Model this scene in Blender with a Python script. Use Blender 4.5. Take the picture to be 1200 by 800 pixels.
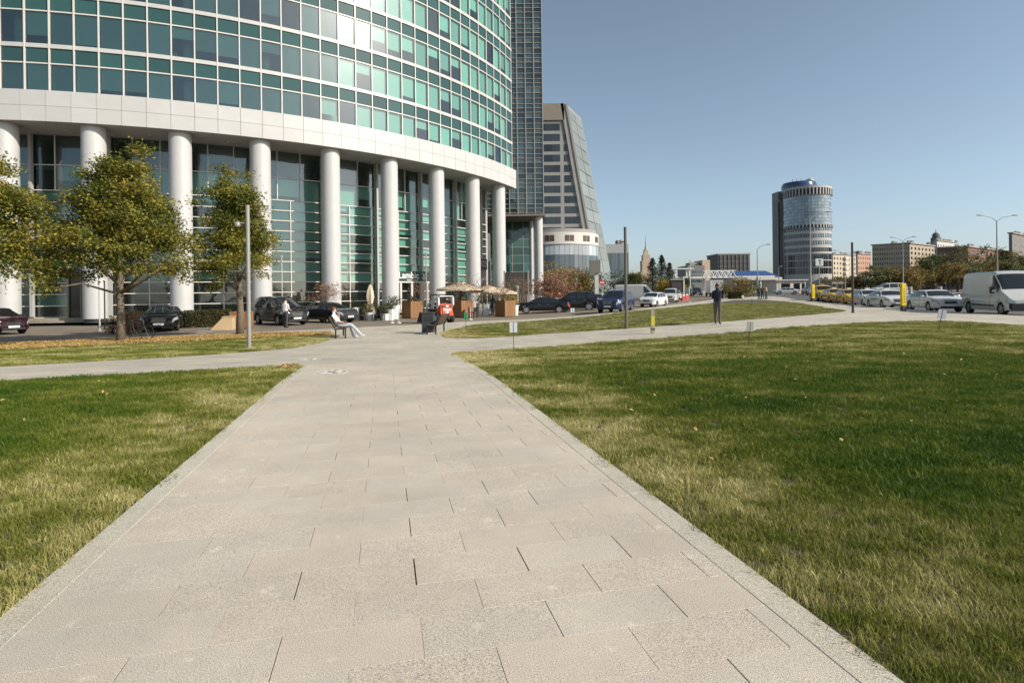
import bpy, bmesh, math, random
import numpy as np
from math import sin, cos, pi, radians, atan2, hypot, sqrt
from mathutils.geometry import delaunay_2d_cdt
from mathutils import Vector, Matrix, noise as mnoise
random.seed(7); rng = np.random.default_rng(11)
for o in list(bpy.data.objects): bpy.data.objects.remove(o)
S = bpy.context.scene; C = S.collection

# ------------------------------------------------------------------ camera
FPX, CX, CY, ROLL, EYE = 660.0, 600.0, 343.0, 0.0122, 1.5   # photo 1200x800: focal px, principal point, roll, eye height
cd = bpy.data.cameras.new('camera'); cam = bpy.data.objects.new('camera', cd); C.objects.link(cam)
cd.sensor_width = 36.0; cd.lens = FPX / 1200 * 36.0
cd.shift_y = -(400 - CY) / 1200.0
cd.clip_start = 0.05; cd.clip_end = 8000
cam.matrix_world = Matrix.Translation((0, 0, EYE)) @ Matrix.Rotation(pi/2, 4, 'X') @ Matrix.Rotation(-ROLL, 4, 'Z')
S.camera = cam
# ------------------------------------------------------------------ sky and sun
SUN_EL, SUN_DIR = radians(32), Vector((0.90, -0.43, 0)).normalized()      # horizontal direction towards the sun
w = bpy.data.worlds.new('World'); S.world = w; w.use_nodes = True
wn = w.node_tree; bg = wn.nodes['Background']
sky = wn.nodes.new('ShaderNodeTexSky'); sky.sky_type = 'NISHITA'; sky.sun_disc = False
sky.sun_elevation = SUN_EL; sky.sun_rotation = atan2(SUN_DIR.x, SUN_DIR.y)
sky.air_density = 0.8; sky.dust_density = 1.2; sky.ozone_density = 2.2; sky.altitude = 150
hs = wn.nodes.new('ShaderNodeHueSaturation'); hs.inputs['Saturation'].default_value = 0.74; hs.inputs['Value'].default_value = 1.04; hs.inputs['Hue'].default_value = 0.484
wn.links.new(sky.outputs[0], hs.inputs['Color']); wn.links.new(hs.outputs[0], bg.inputs[0]); bg.inputs[1].default_value = 0.125
sl = bpy.data.lights.new('sun', 'SUN'); sun = bpy.data.objects.new('sun', sl); C.objects.link(sun)
sl.energy = 4.6; sl.angle = radians(0.53); sl.color = (1.0, 0.93, 0.82)
sun.rotation_euler = (-(SUN_DIR * cos(SUN_EL) + Vector((0, 0, sin(SUN_EL))))).to_track_quat('-Z', 'Y').to_euler()
sun.location = (30, -20, 60)
S.view_settings.view_transform = 'Standard'; S.view_settings.look = 'None'; S.view_settings.gamma = 1
S.view_settings.exposure = 0.2; S.view_settings.use_curve_mapping = False
S.render.engine = 'CYCLES'
S.cycles.max_bounces = 8; S.cycles.transparent_max_bounces = 16; S.cycles.caustics_reflective = False; S.cycles.caustics_refractive = False

# ------------------------------------------------------------------ measuring: pixels of the photo to directions, terrain
def sst(t):
    t = min(1, max(0, t)); return t*t*(3-2*t)
def gz(x, y):           # terrain: level, dipping a little towards the building, rising slightly beyond the avenue
    return -0.36*sst((y-9)/11)*sst((11-x)/11) + 0.55*sst((y-45)/40)*sst((x-18)/25)
def ray(u, v):
    du, dv = u-CX, v-CY
    return (du - ROLL*dv)/FPX, -(dv + ROLL*du)/FPX
def G(u, v, dz=0.0):    # where the ground is seen at pixel u, v
    a, b = ray(u, v); y = 20.0
    for _ in range(60):
        y = 0.5*y + 0.5*min(1500, (gz(a*y, y)+dz-EYE)/b if b < -1e-4 else 1500)
    return Vector((a*y, y, gz(a*y, y)+dz))
def P(u, v, Y):         # the point at pixel u, v that is Y metres away
    a, b = ray(u, v); return Vector((a*Y, Y, EYE+b*Y))
def at(x, y, dz=0.0): return Vector((x, y, gz(x, y)+dz))
def PG(u, Y, dz=0.0):   # ground point in column u, Y metres away
    a, b = ray(u, 345); return at(a*Y, Y, dz)

# ------------------------------------------------------------------ materials
MATS = {}
def _n(nt, t, **k):
    n = nt.nodes.new(t)
    for a, b in k.items():
        if a in ('op',): n.operation = b
        else: setattr(n, a, b)
    return n
def mat(name, col, rough=0.6, metal=0.0, var=0.0, vscale=3.0, bump=0.0, bscale=40.0, objvar=0.0, spec=0.5, coat=0.0, emit=None, isl=0.0):
    if name in MATS: return MATS[name]
    m = bpy.data.materials.new(name); m.use_nodes = True; nt = m.node_tree; b = nt.nodes['Principled BSDF']
    b.inputs['Roughness'].default_value = rough; b.inputs['Metallic'].default_value = metal
    b.inputs['Specular IOR Level'].default_value = spec; b.inputs['Coat Weight'].default_value = coat
    b.inputs['Base Color'].default_value = (*col, 1)
    geo = _n(nt, 'ShaderNodeNewGeometry'); cur = None
    if var or objvar or isl:
        mul = _n(nt, 'ShaderNodeHueSaturation'); mul.inputs['Color'].default_value = (*col, 1); val = None
        terms = []
        if var:
            t = _n(nt, 'ShaderNodeTexNoise'); t.inputs['Scale'].default_value = vscale; t.inputs['Detail'].default_value = 6; t.inputs['Roughness'].default_value = 0.65
            nt.links.new(geo.outputs['Position'], t.inputs['Vector'])
            mr = _n(nt, 'ShaderNodeMapRange'); mr.inputs[1].default_value = 0.25; mr.inputs[2].default_value = 0.75; mr.inputs[3].default_value = -var; mr.inputs[4].default_value = var
            nt.links.new(t.outputs[0], mr.inputs[0]); terms.append(mr.outputs[0])
        if objvar:
            oi = _n(nt, 'ShaderNodeObjectInfo'); mr = _n(nt, 'ShaderNodeMapRange'); mr.inputs[3].default_value = -objvar; mr.inputs[4].default_value = objvar
            nt.links.new(oi.outputs['Random'], mr.inputs[0]); terms.append(mr.outputs[0])
        if isl:
            mr = _n(nt, 'ShaderNodeMapRange'); mr.inputs[3].default_value = -isl; mr.inputs[4].default_value = isl
            nt.links.new(geo.outputs['Random Per Island'], mr.inputs[0]); terms.append(mr.outputs[0])
        val = None
        for t in terms:
            a = _n(nt, 'ShaderNodeMath', op='ADD'); nt.links.new(t, a.inputs[0]); a.inputs[1].default_value = 1.0 if val is None else 0
            if val is not None: nt.links.new(val, a.inputs[1])
            val = a.outputs[0]
        nt.links.new(val, mul.inputs['Value']); nt.links.new(mul.outputs[0], b.inputs['Base Color'])
    if bump:
        t2 = _n(nt, 'ShaderNodeTexNoise'); t2.inputs['Scale'].default_value = bscale; t2.inputs['Detail'].default_value = 5
        nt.links.new(geo.outputs['Position'], t2.inputs['Vector'])
        bp = _n(nt, 'ShaderNodeBump'); bp.inputs['Strength'].default_value = bump; bp.inputs['Distance'].default_value = 0.02
        nt.links.new(t2.outputs[0], bp.inputs['Height']); nt.links.new(bp.outputs[0], b.inputs['Normal'])
    if emit: b.inputs['Emission Color'].default_value = (*emit[0], 1); b.inputs['Emission Strength'].default_value = emit[1]
    MATS[name] = m; return m

def glass(name, tint, ior=1.55, rough=0.01, refl=(0.9, 1.0, 0.97), wave=0.012, extra=0.03, haze=0.04):
    """window glass: tinted see-through sheet with a mirror reflection that grows towards grazing"""
    if name in MATS: return MATS[name]
    m = bpy.data.materials.new(name); m.use_nodes = True; nt = m.node_tree
    out = nt.nodes['Material Output']; nt.nodes.remove(nt.nodes['Principled BSDF'])
    tr = _n(nt, 'ShaderNodeBsdfTransparent'); tr.inputs[0].default_value = (*tint, 1)
    gl = _n(nt, 'ShaderNodeBsdfGlossy'); gl.inputs['Roughness'].default_value = rough; gl.inputs['Color'].default_value = (*refl, 1)
    fr = _n(nt, 'ShaderNodeFresnel'); fr.inputs[0].default_value = ior
    ad = _n(nt, 'ShaderNodeMath', op='ADD'); ad.inputs[1].default_value = extra; nt.links.new(fr.outputs[0], ad.inputs[0])
    geo = _n(nt, 'ShaderNodeNewGeometry'); t = _n(nt, 'ShaderNodeTexNoise'); t.inputs['Scale'].default_value = 0.9; t.inputs['Detail'].default_value = 1
    nt.links.new(geo.outputs['Position'], t.inputs['Vector'])
    bp = _n(nt, 'ShaderNodeBump'); bp.inputs['Strength'].default_value = 1.0; bp.inputs['Distance'].default_value = wave
    nt.links.new(t.outputs[0], bp.inputs['Height']); nt.links.new(bp.outputs[0], gl.inputs['Normal'])
    g2 = _n(nt, 'ShaderNodeBsdfGlossy'); g2.inputs['Roughness'].default_value = 0.24; g2.inputs['Color'].default_value = (1, 1, 1, 1)      # broad gloss lobe added to spread the sun's glare over the panes
    m0 = _n(nt, 'ShaderNodeMixShader'); m0.inputs[0].default_value = haze; nt.links.new(tr.outputs[0], m0.inputs[1]); nt.links.new(g2.outputs[0], m0.inputs[2])
    mx = _n(nt, 'ShaderNodeMixShader'); nt.links.new(ad.outputs[0], mx.inputs[0]); nt.links.new(m0.outputs[0], mx.inputs[1]); nt.links.new(gl.outputs[0], mx.inputs[2])
    nt.links.new(mx.outputs[0], out.inputs[0]); MATS[name] = m; return m

def leafmat(name, cols, trans=0.35, rough=0.55):
    """leaves: every leaf takes a colour of its own from the list"""
    if name in MATS: return MATS[name]
    m = bpy.data.materials.new(name); m.use_nodes = True; nt = m.node_tree
    b = nt.nodes['Principled BSDF']; out = nt.nodes['Material Output']; b.inputs['Roughness'].default_value = rough; b.inputs['Specular IOR Level'].default_value = 0.3
    geo = _n(nt, 'ShaderNodeNewGeometry'); cr = _n(nt, 'ShaderNodeValToRGB'); cr.color_ramp.interpolation = 'LINEAR'
    while len(cr.color_ramp.elements) < len(cols): cr.color_ramp.elements.new(0.5)
    for i, c in enumerate(cols):
        cr.color_ramp.elements[i].position = i/(len(cols)-1); cr.color_ramp.elements[i].color = (*c, 1)
    no = _n(nt, 'ShaderNodeTexNoise'); no.inputs['Scale'].default_value = 0.9; no.inputs['Detail'].default_value = 2
    nt.links.new(geo.outputs['Position'], no.inputs['Vector'])
    a = _n(nt, 'ShaderNodeMath', op='MULTIPLY_ADD'); a.inputs[1].default_value = 0.62; nt.links.new(geo.outputs['Random Per Island'], a.inputs[0])
    a2 = _n(nt, 'ShaderNodeMath', op='MULTIPLY_ADD'); a2.inputs[1].default_value = 1.1; a2.inputs[2].default_value = -0.36; nt.links.new(no.outputs[0], a2.inputs[0])
    nt.links.new(a2.outputs[0], a.inputs[2]); nt.links.new(a.outputs[0], cr.inputs[0])
    nt.links.new(cr.outputs[0], b.inputs['Base Color'])
    tl = _n(nt, 'ShaderNodeBsdfTranslucent'); nt.links.new(cr.outputs[0], tl.inputs[0])
    mx = _n(nt, 'ShaderNodeMixShader'); mx.inputs[0].default_value = trans
    nt.links.new(b.outputs[0], mx.inputs[1]); nt.links.new(tl.outputs[0], mx.inputs[2]); nt.links.new(mx.outputs[0], out.inputs[0])
    MATS[name] = m; return m

# ------------------------------------------------------------------ building blocks
class MB:
    def __init__(s): s.v = []; s.f = []; s.m = []
    def add(s, vs, fs, mi=0):
        o = len(s.v); s.v += [tuple(p) for p in vs]
        for q in fs: s.f.append(tuple(o+i for i in q)); s.m.append(mi)
        return s
    def box(s, c, d, rz=0, mi=0, rot=None):
        hx, hy, hz = d[0]/2, d[1]/2, d[2]/2; c = Vector(c)
        M = rot if rot is not None else Matrix.Rotation(rz, 3, 'Z')
        vs = [c + M @ Vector((sx*hx, sy*hy, sz*hz)) for sz in (-1, 1) for sx, sy in ((-1,-1),(1,-1),(1,1),(-1,1))]
        return s.add(vs, [(3,2,1,0),(4,5,6,7),(0,1,5,4),(1,2,6,5),(2,3,7,6),(3,0,4,7)], mi)
    def bar(s, p0, p1, wd, ht, mi=0):       # rectangular bar from p0 to p1
        p0, p1 = Vector(p0), Vector(p1); d = p1-p0; L = d.length
        q = d.to_track_quat('X', 'Z').to_matrix(); return s.box((p0+p1)/2, (L, wd, ht), rot=q, mi=mi)
    def tube(s, pts, rad, n=8, mi=0, caps=True):
        pts = [Vector(p) for p in pts]; rad = rad if hasattr(rad, '__len__') else [rad]*len(pts)
        rings = []; o = []
        for i, p in enumerate(pts):
            t = (pts[min(i+1, len(pts)-1)] - pts[max(i-1, 0)]).normalized()
            a = t.cross(Vector((0,0,1))) if abs(t.z) < 0.95 else t.cross(Vector((1,0,0))); a.normalize(); b = t.cross(a)
            if o and a.dot(o[-1]) < 0 and abs(t.z) < .95: pass
            o.append(a); rings.append([p + (a*cos(2*pi*k/n)+b*sin(2*pi*k/n))*rad[i] for k in range(n)])
        vs = [q for r in rings for q in r]; fs = []
        for i in range(len(pts)-1):
            for k in range(n): fs.append((i*n+k, i*n+(k+1) % n, (i+1)*n+(k+1) % n, (i+1)*n+k))
        if caps: fs.append(tuple(range(n))[::-1]); fs.append(tuple((len(pts)-1)*n+k for k in range(n)))
        return s.add(vs, fs, mi)
    def lathe(s, prof, n=24, c=(0,0,0), mi=0, axis='Z', a0=0, a1=2*pi):
        vs = []; full = abs(a1-a0-2*pi) < 1e-6; m = n if full else n+1
        for r, z in prof:
            for k in range(m):
                a = a0+(a1-a0)*k/n; q = (r*cos(a), r*sin(a), z)
                if axis == 'Y': q = (q[0], q[2], q[1])
                if axis == 'X': q = (q[2], q[0], q[1])
                vs.append((q[0]+c[0], q[1]+c[1], q[2]+c[2]))
        fs = []
        for i in range(len(prof)-1):
            for k in range(n if full else n):
                k2 = (k+1) % m if full else k+1
                fs.append((i*m+k, i*m+k2, (i+1)*m+k2, (i+1)*m+k))
        return s.add(vs, fs, mi)
    def prism(s, poly, z0, z1, mi=0):
        n = len(poly); vs = [(x, y, z0) for x, y in poly]+[(x, y, z1) for x, y in poly]
        return s.add(vs, [tuple(range(n))[::-1], tuple(range(n, 2*n))]+[(i, (i+1) % n, n+(i+1) % n, n+i) for i in range(n)], mi)
    def hull(s, a, b, mi=0):                # skin between two polygons of equal size, both ends closed
        n = len(a); return s.add(list(a)+list(b), [tuple(range(n))[::-1], tuple(range(n, 2*n))]+[(i, (i+1) % n, n+(i+1) % n, n+i) for i in range(n)], mi)
    def grid(s, rows, mi=0, closed=False):
        n = len(rows[0]); vs = [p for r in rows for p in r]; fs = []
        for i in range(len(rows)-1):
            for k in range(n if closed else n-1): fs.append((i*n+k, i*n+(k+1) % n, (i+1)*n+(k+1) % n, (i+1)*n+k))
        return s.add(vs, fs, mi)
    def ball(s, c, r, n=10, m=7, mi=0):
        r = r if hasattr(r, '__len__') else (r, r, r); rows = []
        for i in range(m+1):
            th = pi*i/m; rows.append([(c[0]+r[0]*sin(th)*cos(2*pi*k/n), c[1]+r[1]*sin(th)*sin(2*pi*k/n), c[2]-r[2]*cos(th)) for k in range(n)])
        return s.grid(rows, mi, closed=True)
    def mesh(s, name, mats, smooth=False, fix=True):
        me = bpy.data.meshes.new(name); me.from_pydata(s.v, [], s.f)
        for m in (mats if isinstance(mats, (list, tuple)) else [mats]): me.materials.append(m)
        if any(s.m): me.polygons.foreach_set('material_index', s.m)
        if fix:
            bm = bmesh.new(); bm.from_mesh(me); bmesh.ops.recalc_face_normals(bm, faces=bm.faces[:]); bm.to_mesh(me); bm.free()
        if smooth:
            me.polygons.foreach_set('use_smooth', [True]*len(me.polygons))
            if smooth != 'all': me.set_sharp_from_angle(angle=radians(smooth if smooth is not True else 40))
        me.update(); return me
    def build(s, name, mats, parent=None, smooth=False, loc=None, fix=True):
        return put(name, s.mesh(name, mats, smooth, fix), parent, loc)
def put(name, me, parent=None, loc=None, rz=None):
    o = bpy.data.objects.new(name, me); C.objects.link(o)
    if parent is not None: o.parent = parent
    if loc is not None: o.location = loc
    if rz is not None: o.rotation_euler = (0, 0, rz)
    return o
def tag(o, label, cat, group=None):
    o['label'] = label; o['category'] = cat
    if group: o['group'] = group
    return o
def struct(o): o['kind'] = 'structure'; return o
def stuff(o): o['kind'] = 'stuff'; return o
def thing(name, label, cat, loc=(0,0,0), rz=0, group=None):
    o = bpy.data.objects.new(name, None); C.objects.link(o); o.empty_display_size = 0.3
    o.location = loc; o.rotation_euler = (0, 0, rz); return tag(o, label, cat, group)
def copy_tree(o, parent=None):
    c = o.copy(); C.objects.link(c); c.parent = parent
    for ch in o.children: copy_tree(ch, c)
    return c
def quads_mesh(name, V, mat_, n=4):
    """mesh from an (N, n, 3) array of separate faces"""
    N = V.shape[0]; me = bpy.data.meshes.new(name)
    me.vertices.add(N*n); me.vertices.foreach_set('co', V.reshape(-1).astype(np.float32))
    me.loops.add(N*n); me.loops.foreach_set('vertex_index', np.arange(N*n, dtype=np.int32))
    me.polygons.add(N); me.polygons.foreach_set('loop_start', np.arange(0, N*n, n, dtype=np.int32))
    try: me.polygons.foreach_set('loop_total', np.full(N, n, dtype=np.int32))
    except Exception: pass
    me.materials.append(mat_); me.update(calc_edges=True); return me
def leaves(cen, size, flat=0.0, aspect=0.62):
    """(N,4,3) leaf faces round centres, random orientation; flat>0 turns faces upward"""
    N = len(cen); d = rng.normal(size=(N, 3)); d[:, 2] *= 0.6; d /= np.linalg.norm(d, axis=1)[:, None]
    nrm = rng.normal(size=(N, 3)); nrm[:, 2] = np.abs(nrm[:, 2]) + flat; b = np.cross(nrm, d); b /= np.linalg.norm(b, axis=1)[:, None]+1e-9
    nn = np.cross(d, b)
    s = (size*(0.65+0.7*rng.random(N)))[:, None]
    return np.stack([cen-d*s*0.5, cen+b*s*aspect*0.5+nn*s*0.1, cen+d*s*0.55, cen-b*s*aspect*0.5+nn*s*0.1], axis=1)

def sheet(name, poly, dz, mat_, step=1.5, skirt=0.0, smat=None):
    """ground sheet over a polygon of (x, y), following the terrain, with an optional kerb face down its edge"""
    n_ = len(poly); res = delaunay_2d_cdt([Vector(p) for p in poly], [(i, (i+1) % n_) for i in range(n_)], [], 1, 1e-5)
    bm = bmesh.new(); vs = [bm.verts.new((x, y, 0)) for x, y in res[0]]
    for f in res[2]: bm.faces.new([vs[i] for i in f])
    xs = [p[0] for p in poly]; ys = [p[1] for p in poly]
    def lines(a, b):
        out = []; t = math.floor(a)
        while t < b:
            out.append(t); t += step if abs(t) < 45 else (8 if abs(t) < 150 else 200)
        return out
    for t in lines(min(xs), max(xs)): bmesh.ops.bisect_plane(bm, geom=bm.verts[:]+bm.edges[:]+bm.faces[:], plane_co=(t, 0, 0), plane_no=(1, 0, 0))
    for t in lines(min(ys), max(ys)): bmesh.ops.bisect_plane(bm, geom=bm.verts[:]+bm.edges[:]+bm.faces[:], plane_co=(0, t, 0), plane_no=(0, 1, 0))
    for v in bm.verts: v.co.z = gz(v.co.x, v.co.y)+dz
    for f in bm.faces:
        f.normal_update()
        if f.normal.z < 0: f.normal_flip()
    if skirt:
        be = [e for e in bm.edges if e.is_boundary]
        r = bmesh.ops.extrude_edge_only(bm, edges=be)
        for v in [g for g in r['geom'] if isinstance(g, bmesh.types.BMVert)]: v.co.z -= skirt
    me = bpy.data.meshes.new(name); bm.to_mesh(me); bm.free(); me.materials.append(mat_)
    return put(name, me)
def gpix(lst): return [tuple(G(u, v)[:2]) for u, v in lst]
# ================================================================== THE GROUND
PD = Vector((ray(450, 345)[0], 1)).normalized(); PN = Vector((PD.y, -PD.x))       # along the path, to its right
def pw(a, s): return (PN.x*a+PD.x*s, PN.y*a+PD.y*s)
def pa(p): return PN.x*p[0]+PN.y*p[1], PD.x*p[0]+PD.y*p[1]
aL = pa(G(0, 722))[0]; aR = pa(G(1062, 800))[0]
sL = pa(G(350, 427.5))[1]; sR = pa(G(541, 412.5))[1]

def stone_mat(name, base, brick=False, rnd='isl'):
    m = bpy.data.materials.new(name); m.use_nodes = True; nt = m.node_tree; b = nt.nodes['Principled BSDF']; L = nt.links.new
    b.inputs['Roughness'].default_value = 0.82; b.inputs['Specular IOR Level'].default_value = 0.3
    geo = _n(nt, 'ShaderNodeNewGeometry')
    fine = _n(nt, 'ShaderNodeTexNoise'); fine.inputs['Scale'].default_value = 230; fine.inputs['Detail'].default_value = 2; fine.inputs['Roughness'].default_value = 0.75; L(geo.outputs['Position'], fine.inputs['Vector'])
    rf = _n(nt, 'ShaderNodeValToRGB'); e = rf.color_ramp.elements
    e[0].position = 0.39; e[0].color = (0.20, 0.19, 0.18, 1); e[1].position = 0.5; e[1].color = (1, 1, 1, 1)
    x = rf.color_ramp.elements.new(0.68); x.color = (1.42, 1.38, 1.34, 1); L(fine.outputs[0], rf.inputs[0])
    vor = _n(nt, 'ShaderNodeTexVoronoi'); vor.inputs['Scale'].default_value = 4.3; vor.inputs['Randomness'].default_value = 1.0
    wq = _n(nt, 'ShaderNodeTexNoise'); wq.inputs['Scale'].default_value = 11; wm = _n(nt, 'ShaderNodeMixRGB'); wm.inputs[0].default_value = 0.12
    L(geo.outputs['Position'], wq.inputs['Vector']); L(geo.outputs['Position'], wm.inputs[1]); L(wq.outputs['Color'], wm.inputs[2]); L(wm.outputs[0], vor.inputs['Vector'])
    sp = _n(nt, 'ShaderNodeMapRange'); sp.inputs[1].default_value = 0.05; sp.inputs[2].default_value = 0.14; sp.inputs[3].default_value = 1.22; sp.inputs[4].default_value = 1.0; L(vor.outputs['Distance'], sp.inputs[0])
    big = _n(nt, 'ShaderNodeTexNoise'); big.inputs['Scale'].default_value = 0.55; big.inputs['Detail'].default_value = 7; big.inputs['Roughness'].default_value = 0.7; L(geo.outputs['Position'], big.inputs['Vector'])
    rb = _n(nt, 'ShaderNodeValToRGB'); e = rb.color_ramp.elements
    e[0].position = 0.3; e[0].color = (*[c*0.80 for c in base], 1); e[1].position = 0.7; e[1].color = (base[0]*1.14, base[1]*1.12, base[2]*1.1, 1); L(big.outputs[0], rb.inputs[0])
    m1 = _n(nt, 'ShaderNodeMixRGB', blend_type='MULTIPLY'); m1.inputs[0].default_value = 0.9; L(rb.outputs[0], m1.inputs[1]); L(rf.outputs[0], m1.inputs[2])
    hsv = _n(nt, 'ShaderNodeHueSaturation'); L(m1.outputs[0], hsv.inputs['Color'])
    val = sp.outputs[0]
    tintsrc = None
    if rnd == 'obj':
        oi = _n(nt, 'ShaderNodeObjectInfo'); src = oi.outputs['Random']
    else: src = geo.outputs['Random Per Island']
    if brick:
        mp = _n(nt, 'ShaderNodeMapping'); mp.inputs['Rotation'].default_value = (0, 0, atan2(PD.x, PD.y)); L(geo.outputs['Position'], mp.inputs[0])
        bt = _n(nt, 'ShaderNodeTexBrick'); bt.inputs['Scale'].default_value = 1.0; bt.inputs['Brick Width'].default_value = 0.6; bt.inputs['Row Height'].default_value = 0.3
        bt.inputs['Mortar Size'].default_value = 0.004; bt.inputs['Color1'].default_value = (0.86, 0.86, 0.86, 1); bt.inputs['Color2'].default_value = (1.1, 1.08, 1.06, 1); bt.inputs['Mortar'].default_value = (0.5, 0.48, 0.45, 1)
        L(mp.outputs[0], bt.inputs['Vector'])
        m2 = _n(nt, 'ShaderNodeMixRGB', blend_type='MULTIPLY'); m2.inputs[0].default_value = 0.8; L(hsv.outputs[0], m2.inputs[1]); L(bt.outputs['Color'], m2.inputs[2]); L(m2.outputs[0], b.inputs['Base Color'])
        L(val, hsv.inputs['Value'])
    else:
        mr = _n(nt, 'ShaderNodeMapRange'); mr.inputs[3].default_value = 0.965; mr.inputs[4].default_value = 1.035; L(src, mr.inputs[0])
        ml = _n(nt, 'ShaderNodeMath', op='MULTIPLY'); L(mr.outputs[0], ml.inputs[0]); L(val, ml.inputs[1]); L(ml.outputs[0], hsv.inputs['Value'])
        wn_ = _n(nt, 'ShaderNodeTexWhiteNoise', noise_dimensions='1D'); L(src, wn_.inputs['W'])
        pk = _n(nt, 'ShaderNodeMixRGB', blend_type='MULTIPLY'); pk.inputs[2].default_value = (1.02, 0.985, 0.955, 1); L(wn_.outputs['Value'], pk.inputs[0]); L(hsv.outputs[0], pk.inputs[1]); L(pk.outputs[0], b.inputs['Base Color'])
    bp = _n(nt, 'ShaderNodeBump'); bp.inputs['Strength'].default_value = 0.12; bp.inputs['Distance'].default_value = 0.002; L(fine.outputs[0], bp.inputs['Height']); L(bp.outputs[0], b.inputs['Normal'])
    return m
M_slab = stone_mat('granite_slab', (0.585, 0.53, 0.445), rnd='obj')
M_slab2 = stone_mat('granite_slab_far', (0.47, 0.435, 0.385), rnd='isl')
M_kerb = stone_mat('granite_kerb', (0.56, 0.53, 0.44), rnd='obj')
M_pave = stone_mat('granite_paving', (0.55, 0.51, 0.425), brick=True)
M_bed = mat('joint_sand', (0.045, 0.04, 0.034), 0.95)
M_asph = mat('asphalt', (0.105, 0.098, 0.09), 0.9, var=0.22, vscale=1.2, bump=0.4, bscale=90)
M_asph2 = mat('worn_asphalt', (0.205, 0.165, 0.122), 0.9, var=0.28, vscale=0.5, bump=0.4, bscale=90)
M_fore = mat('forecourt_paving', (0.30, 0.26, 0.205), 0.85, var=0.25, vscale=0.7, bump=0.2, bscale=60)
M_ground = mat('distant_ground', (0.10, 0.098, 0.085), 0.95, var=0.3, vscale=0.05)
M_white = mat('road_paint', (0.72, 0.71, 0.68), 0.6, var=0.2, vscale=4)

# base sheet to the horizon
def ring_grid():
    xs = [-3000, -1200, -500, -200, -120, -80]+list(range(-60, 81, 4))+[100, 140, 200, 400, 1000, 3000]
    ys = [-60, -30, -10]+list(range(-6, 101, 4))+[120, 160, 220, 320, 600, 1200, 3000, 5000]
    mb = MB(); mb.grid([[(x, y, gz(x, y)-0.20) for x in xs] for y in ys]); return mb
struct(ring_grid().build('ground', M_ground, smooth='all'))

# asphalt of the drive before the building and of the avenue on the right
drive = gpix([(-300, 414), (0, 402), (150, 396), (300, 390), (405, 385), (470, 382), (545, 377.5), (600, 375.5), (730, 366), (800, 356), (840, 350.5)])
drive = [(-60, drive[0][1]+1)]+drive+[tuple(PG(862, 150)[:2]), tuple(PG(700, 150)[:2]), tuple(PG(640, 80)[:2]), (-4, 62), (-16, 48), (-30, 40), (-60, 37)]
struct(sheet('road', drive, -0.125, M_asph2, 3))
avenue = gpix([(880, 348.2), (905, 347.6), (940, 352), (1000, 357.5), (1060, 362), (1120, 366.5), (1200, 370.5)])
avenue = [tuple(PG(868, 160)[:2])]+avenue+[(26.05, 12), (24.05, -8), (60, -8), (66, 30), tuple(PG(1150, 84)[:2]), tuple(PG(1000, 135)[:2]), tuple(PG(960, 180)[:2])]
struct(sheet('road', avenue, -0.122, M_asph, 4))

# light pavement: crossing path, plaza and pavements along the roads
tipL, tipR = pw(aL, sL), pw(aR, sR)
edgeL = gpix([(350, 427.5), (0, 446)]); dl = Vector(edgeL[1])-Vector(edgeL[0])
edgeL_far = tuple(Vector(edgeL[0])+dl*3.2)
pave = [edgeL_far, edgeL[1], tipL, pw(aR, sL), tipR]+gpix([(600, 408), (700, 400), (850, 390), (1000, 378), (1100, 375.5), (1200, 381)])+[(22.3, 14), (20, -8), (24, -8), (26.0, 12)] \
     + gpix([(1200, 370), (1120, 366), (1060, 361.5), (1000, 357), (940, 351.5), (905, 347), (880, 347.6), (840, 350), (800, 355.5), (730, 365.2), (600, 374.8), (545, 376.8), (470, 381.2), (405, 384.3), (300, 389), (150, 395.2), (0, 401.3), (-300, 413)]) \
     + [(-60, G(-300, 413)[1]+1.2)]
struct(sheet('pavement', pave, 0.0, M_pave, 1.5, skirt=0.13))

# kerb line of the drive (raised light stones) follows the pavement edge
M_k2 = mat('road_kerb', (0.52, 0.48, 0.41), 0.85, var=0.15, vscale=3)

# ---- main path: bed, slabs, edge stones
bed = [pw(aL-0.05, -6), pw(aR+0.05, -6), pw(aR+0.05, sR), pw(aR-.1, sR), pw(aR-.1, sL-0.02), pw(aL-0.05, sL-0.02)]
path = struct(sheet('path', bed, -0.045, M_bed, 1.5))
KW = 0.165
def slab_mesh(w_, l_, b=0.0009, h=0.05):
    mb = MB(); x, y = w_/2, l_/2
    a = [(-x, -y, -h), (x, -y, -h), (x, y, -h), (-x, y, -h)]; m_ = [(-x, -y, -b), (x, -y, -b), (x, y, -b), (-x, y, -b)]; t = [(-x+b, -y+b, 0), (x-b, -y+b, 0), (x-b, y-b, 0), (-x+b, y-b, 0)]
    mb.add(a+m_+t, [(0,1,5,4),(1,2,6,5),(2,3,7,6),(3,0,4,7),(4,5,9,8),(5,6,10,9),(6,7,11,10),(7,4,8,11),(8,9,10,11)])
    return mb.mesh('paving_slab', M_slab)
PR = -atan2(PD.x, PD.y)
cache = {}; nsl = 0; s = 0.55; row = 0
inL, inR = aL+KW, aR-KW
far_slabs = MB()
def slope_rot(x, y):
    e = 0.3; gx = (gz(x+e, y)-gz(x-e, y))/(2*e); gy = (gz(x, y+e)-gz(x, y-e))/(2*e)
    return Matrix.Rotation(gy, 4, 'X') @ Matrix.Rotation(-gx, 4, 'Y')
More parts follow.
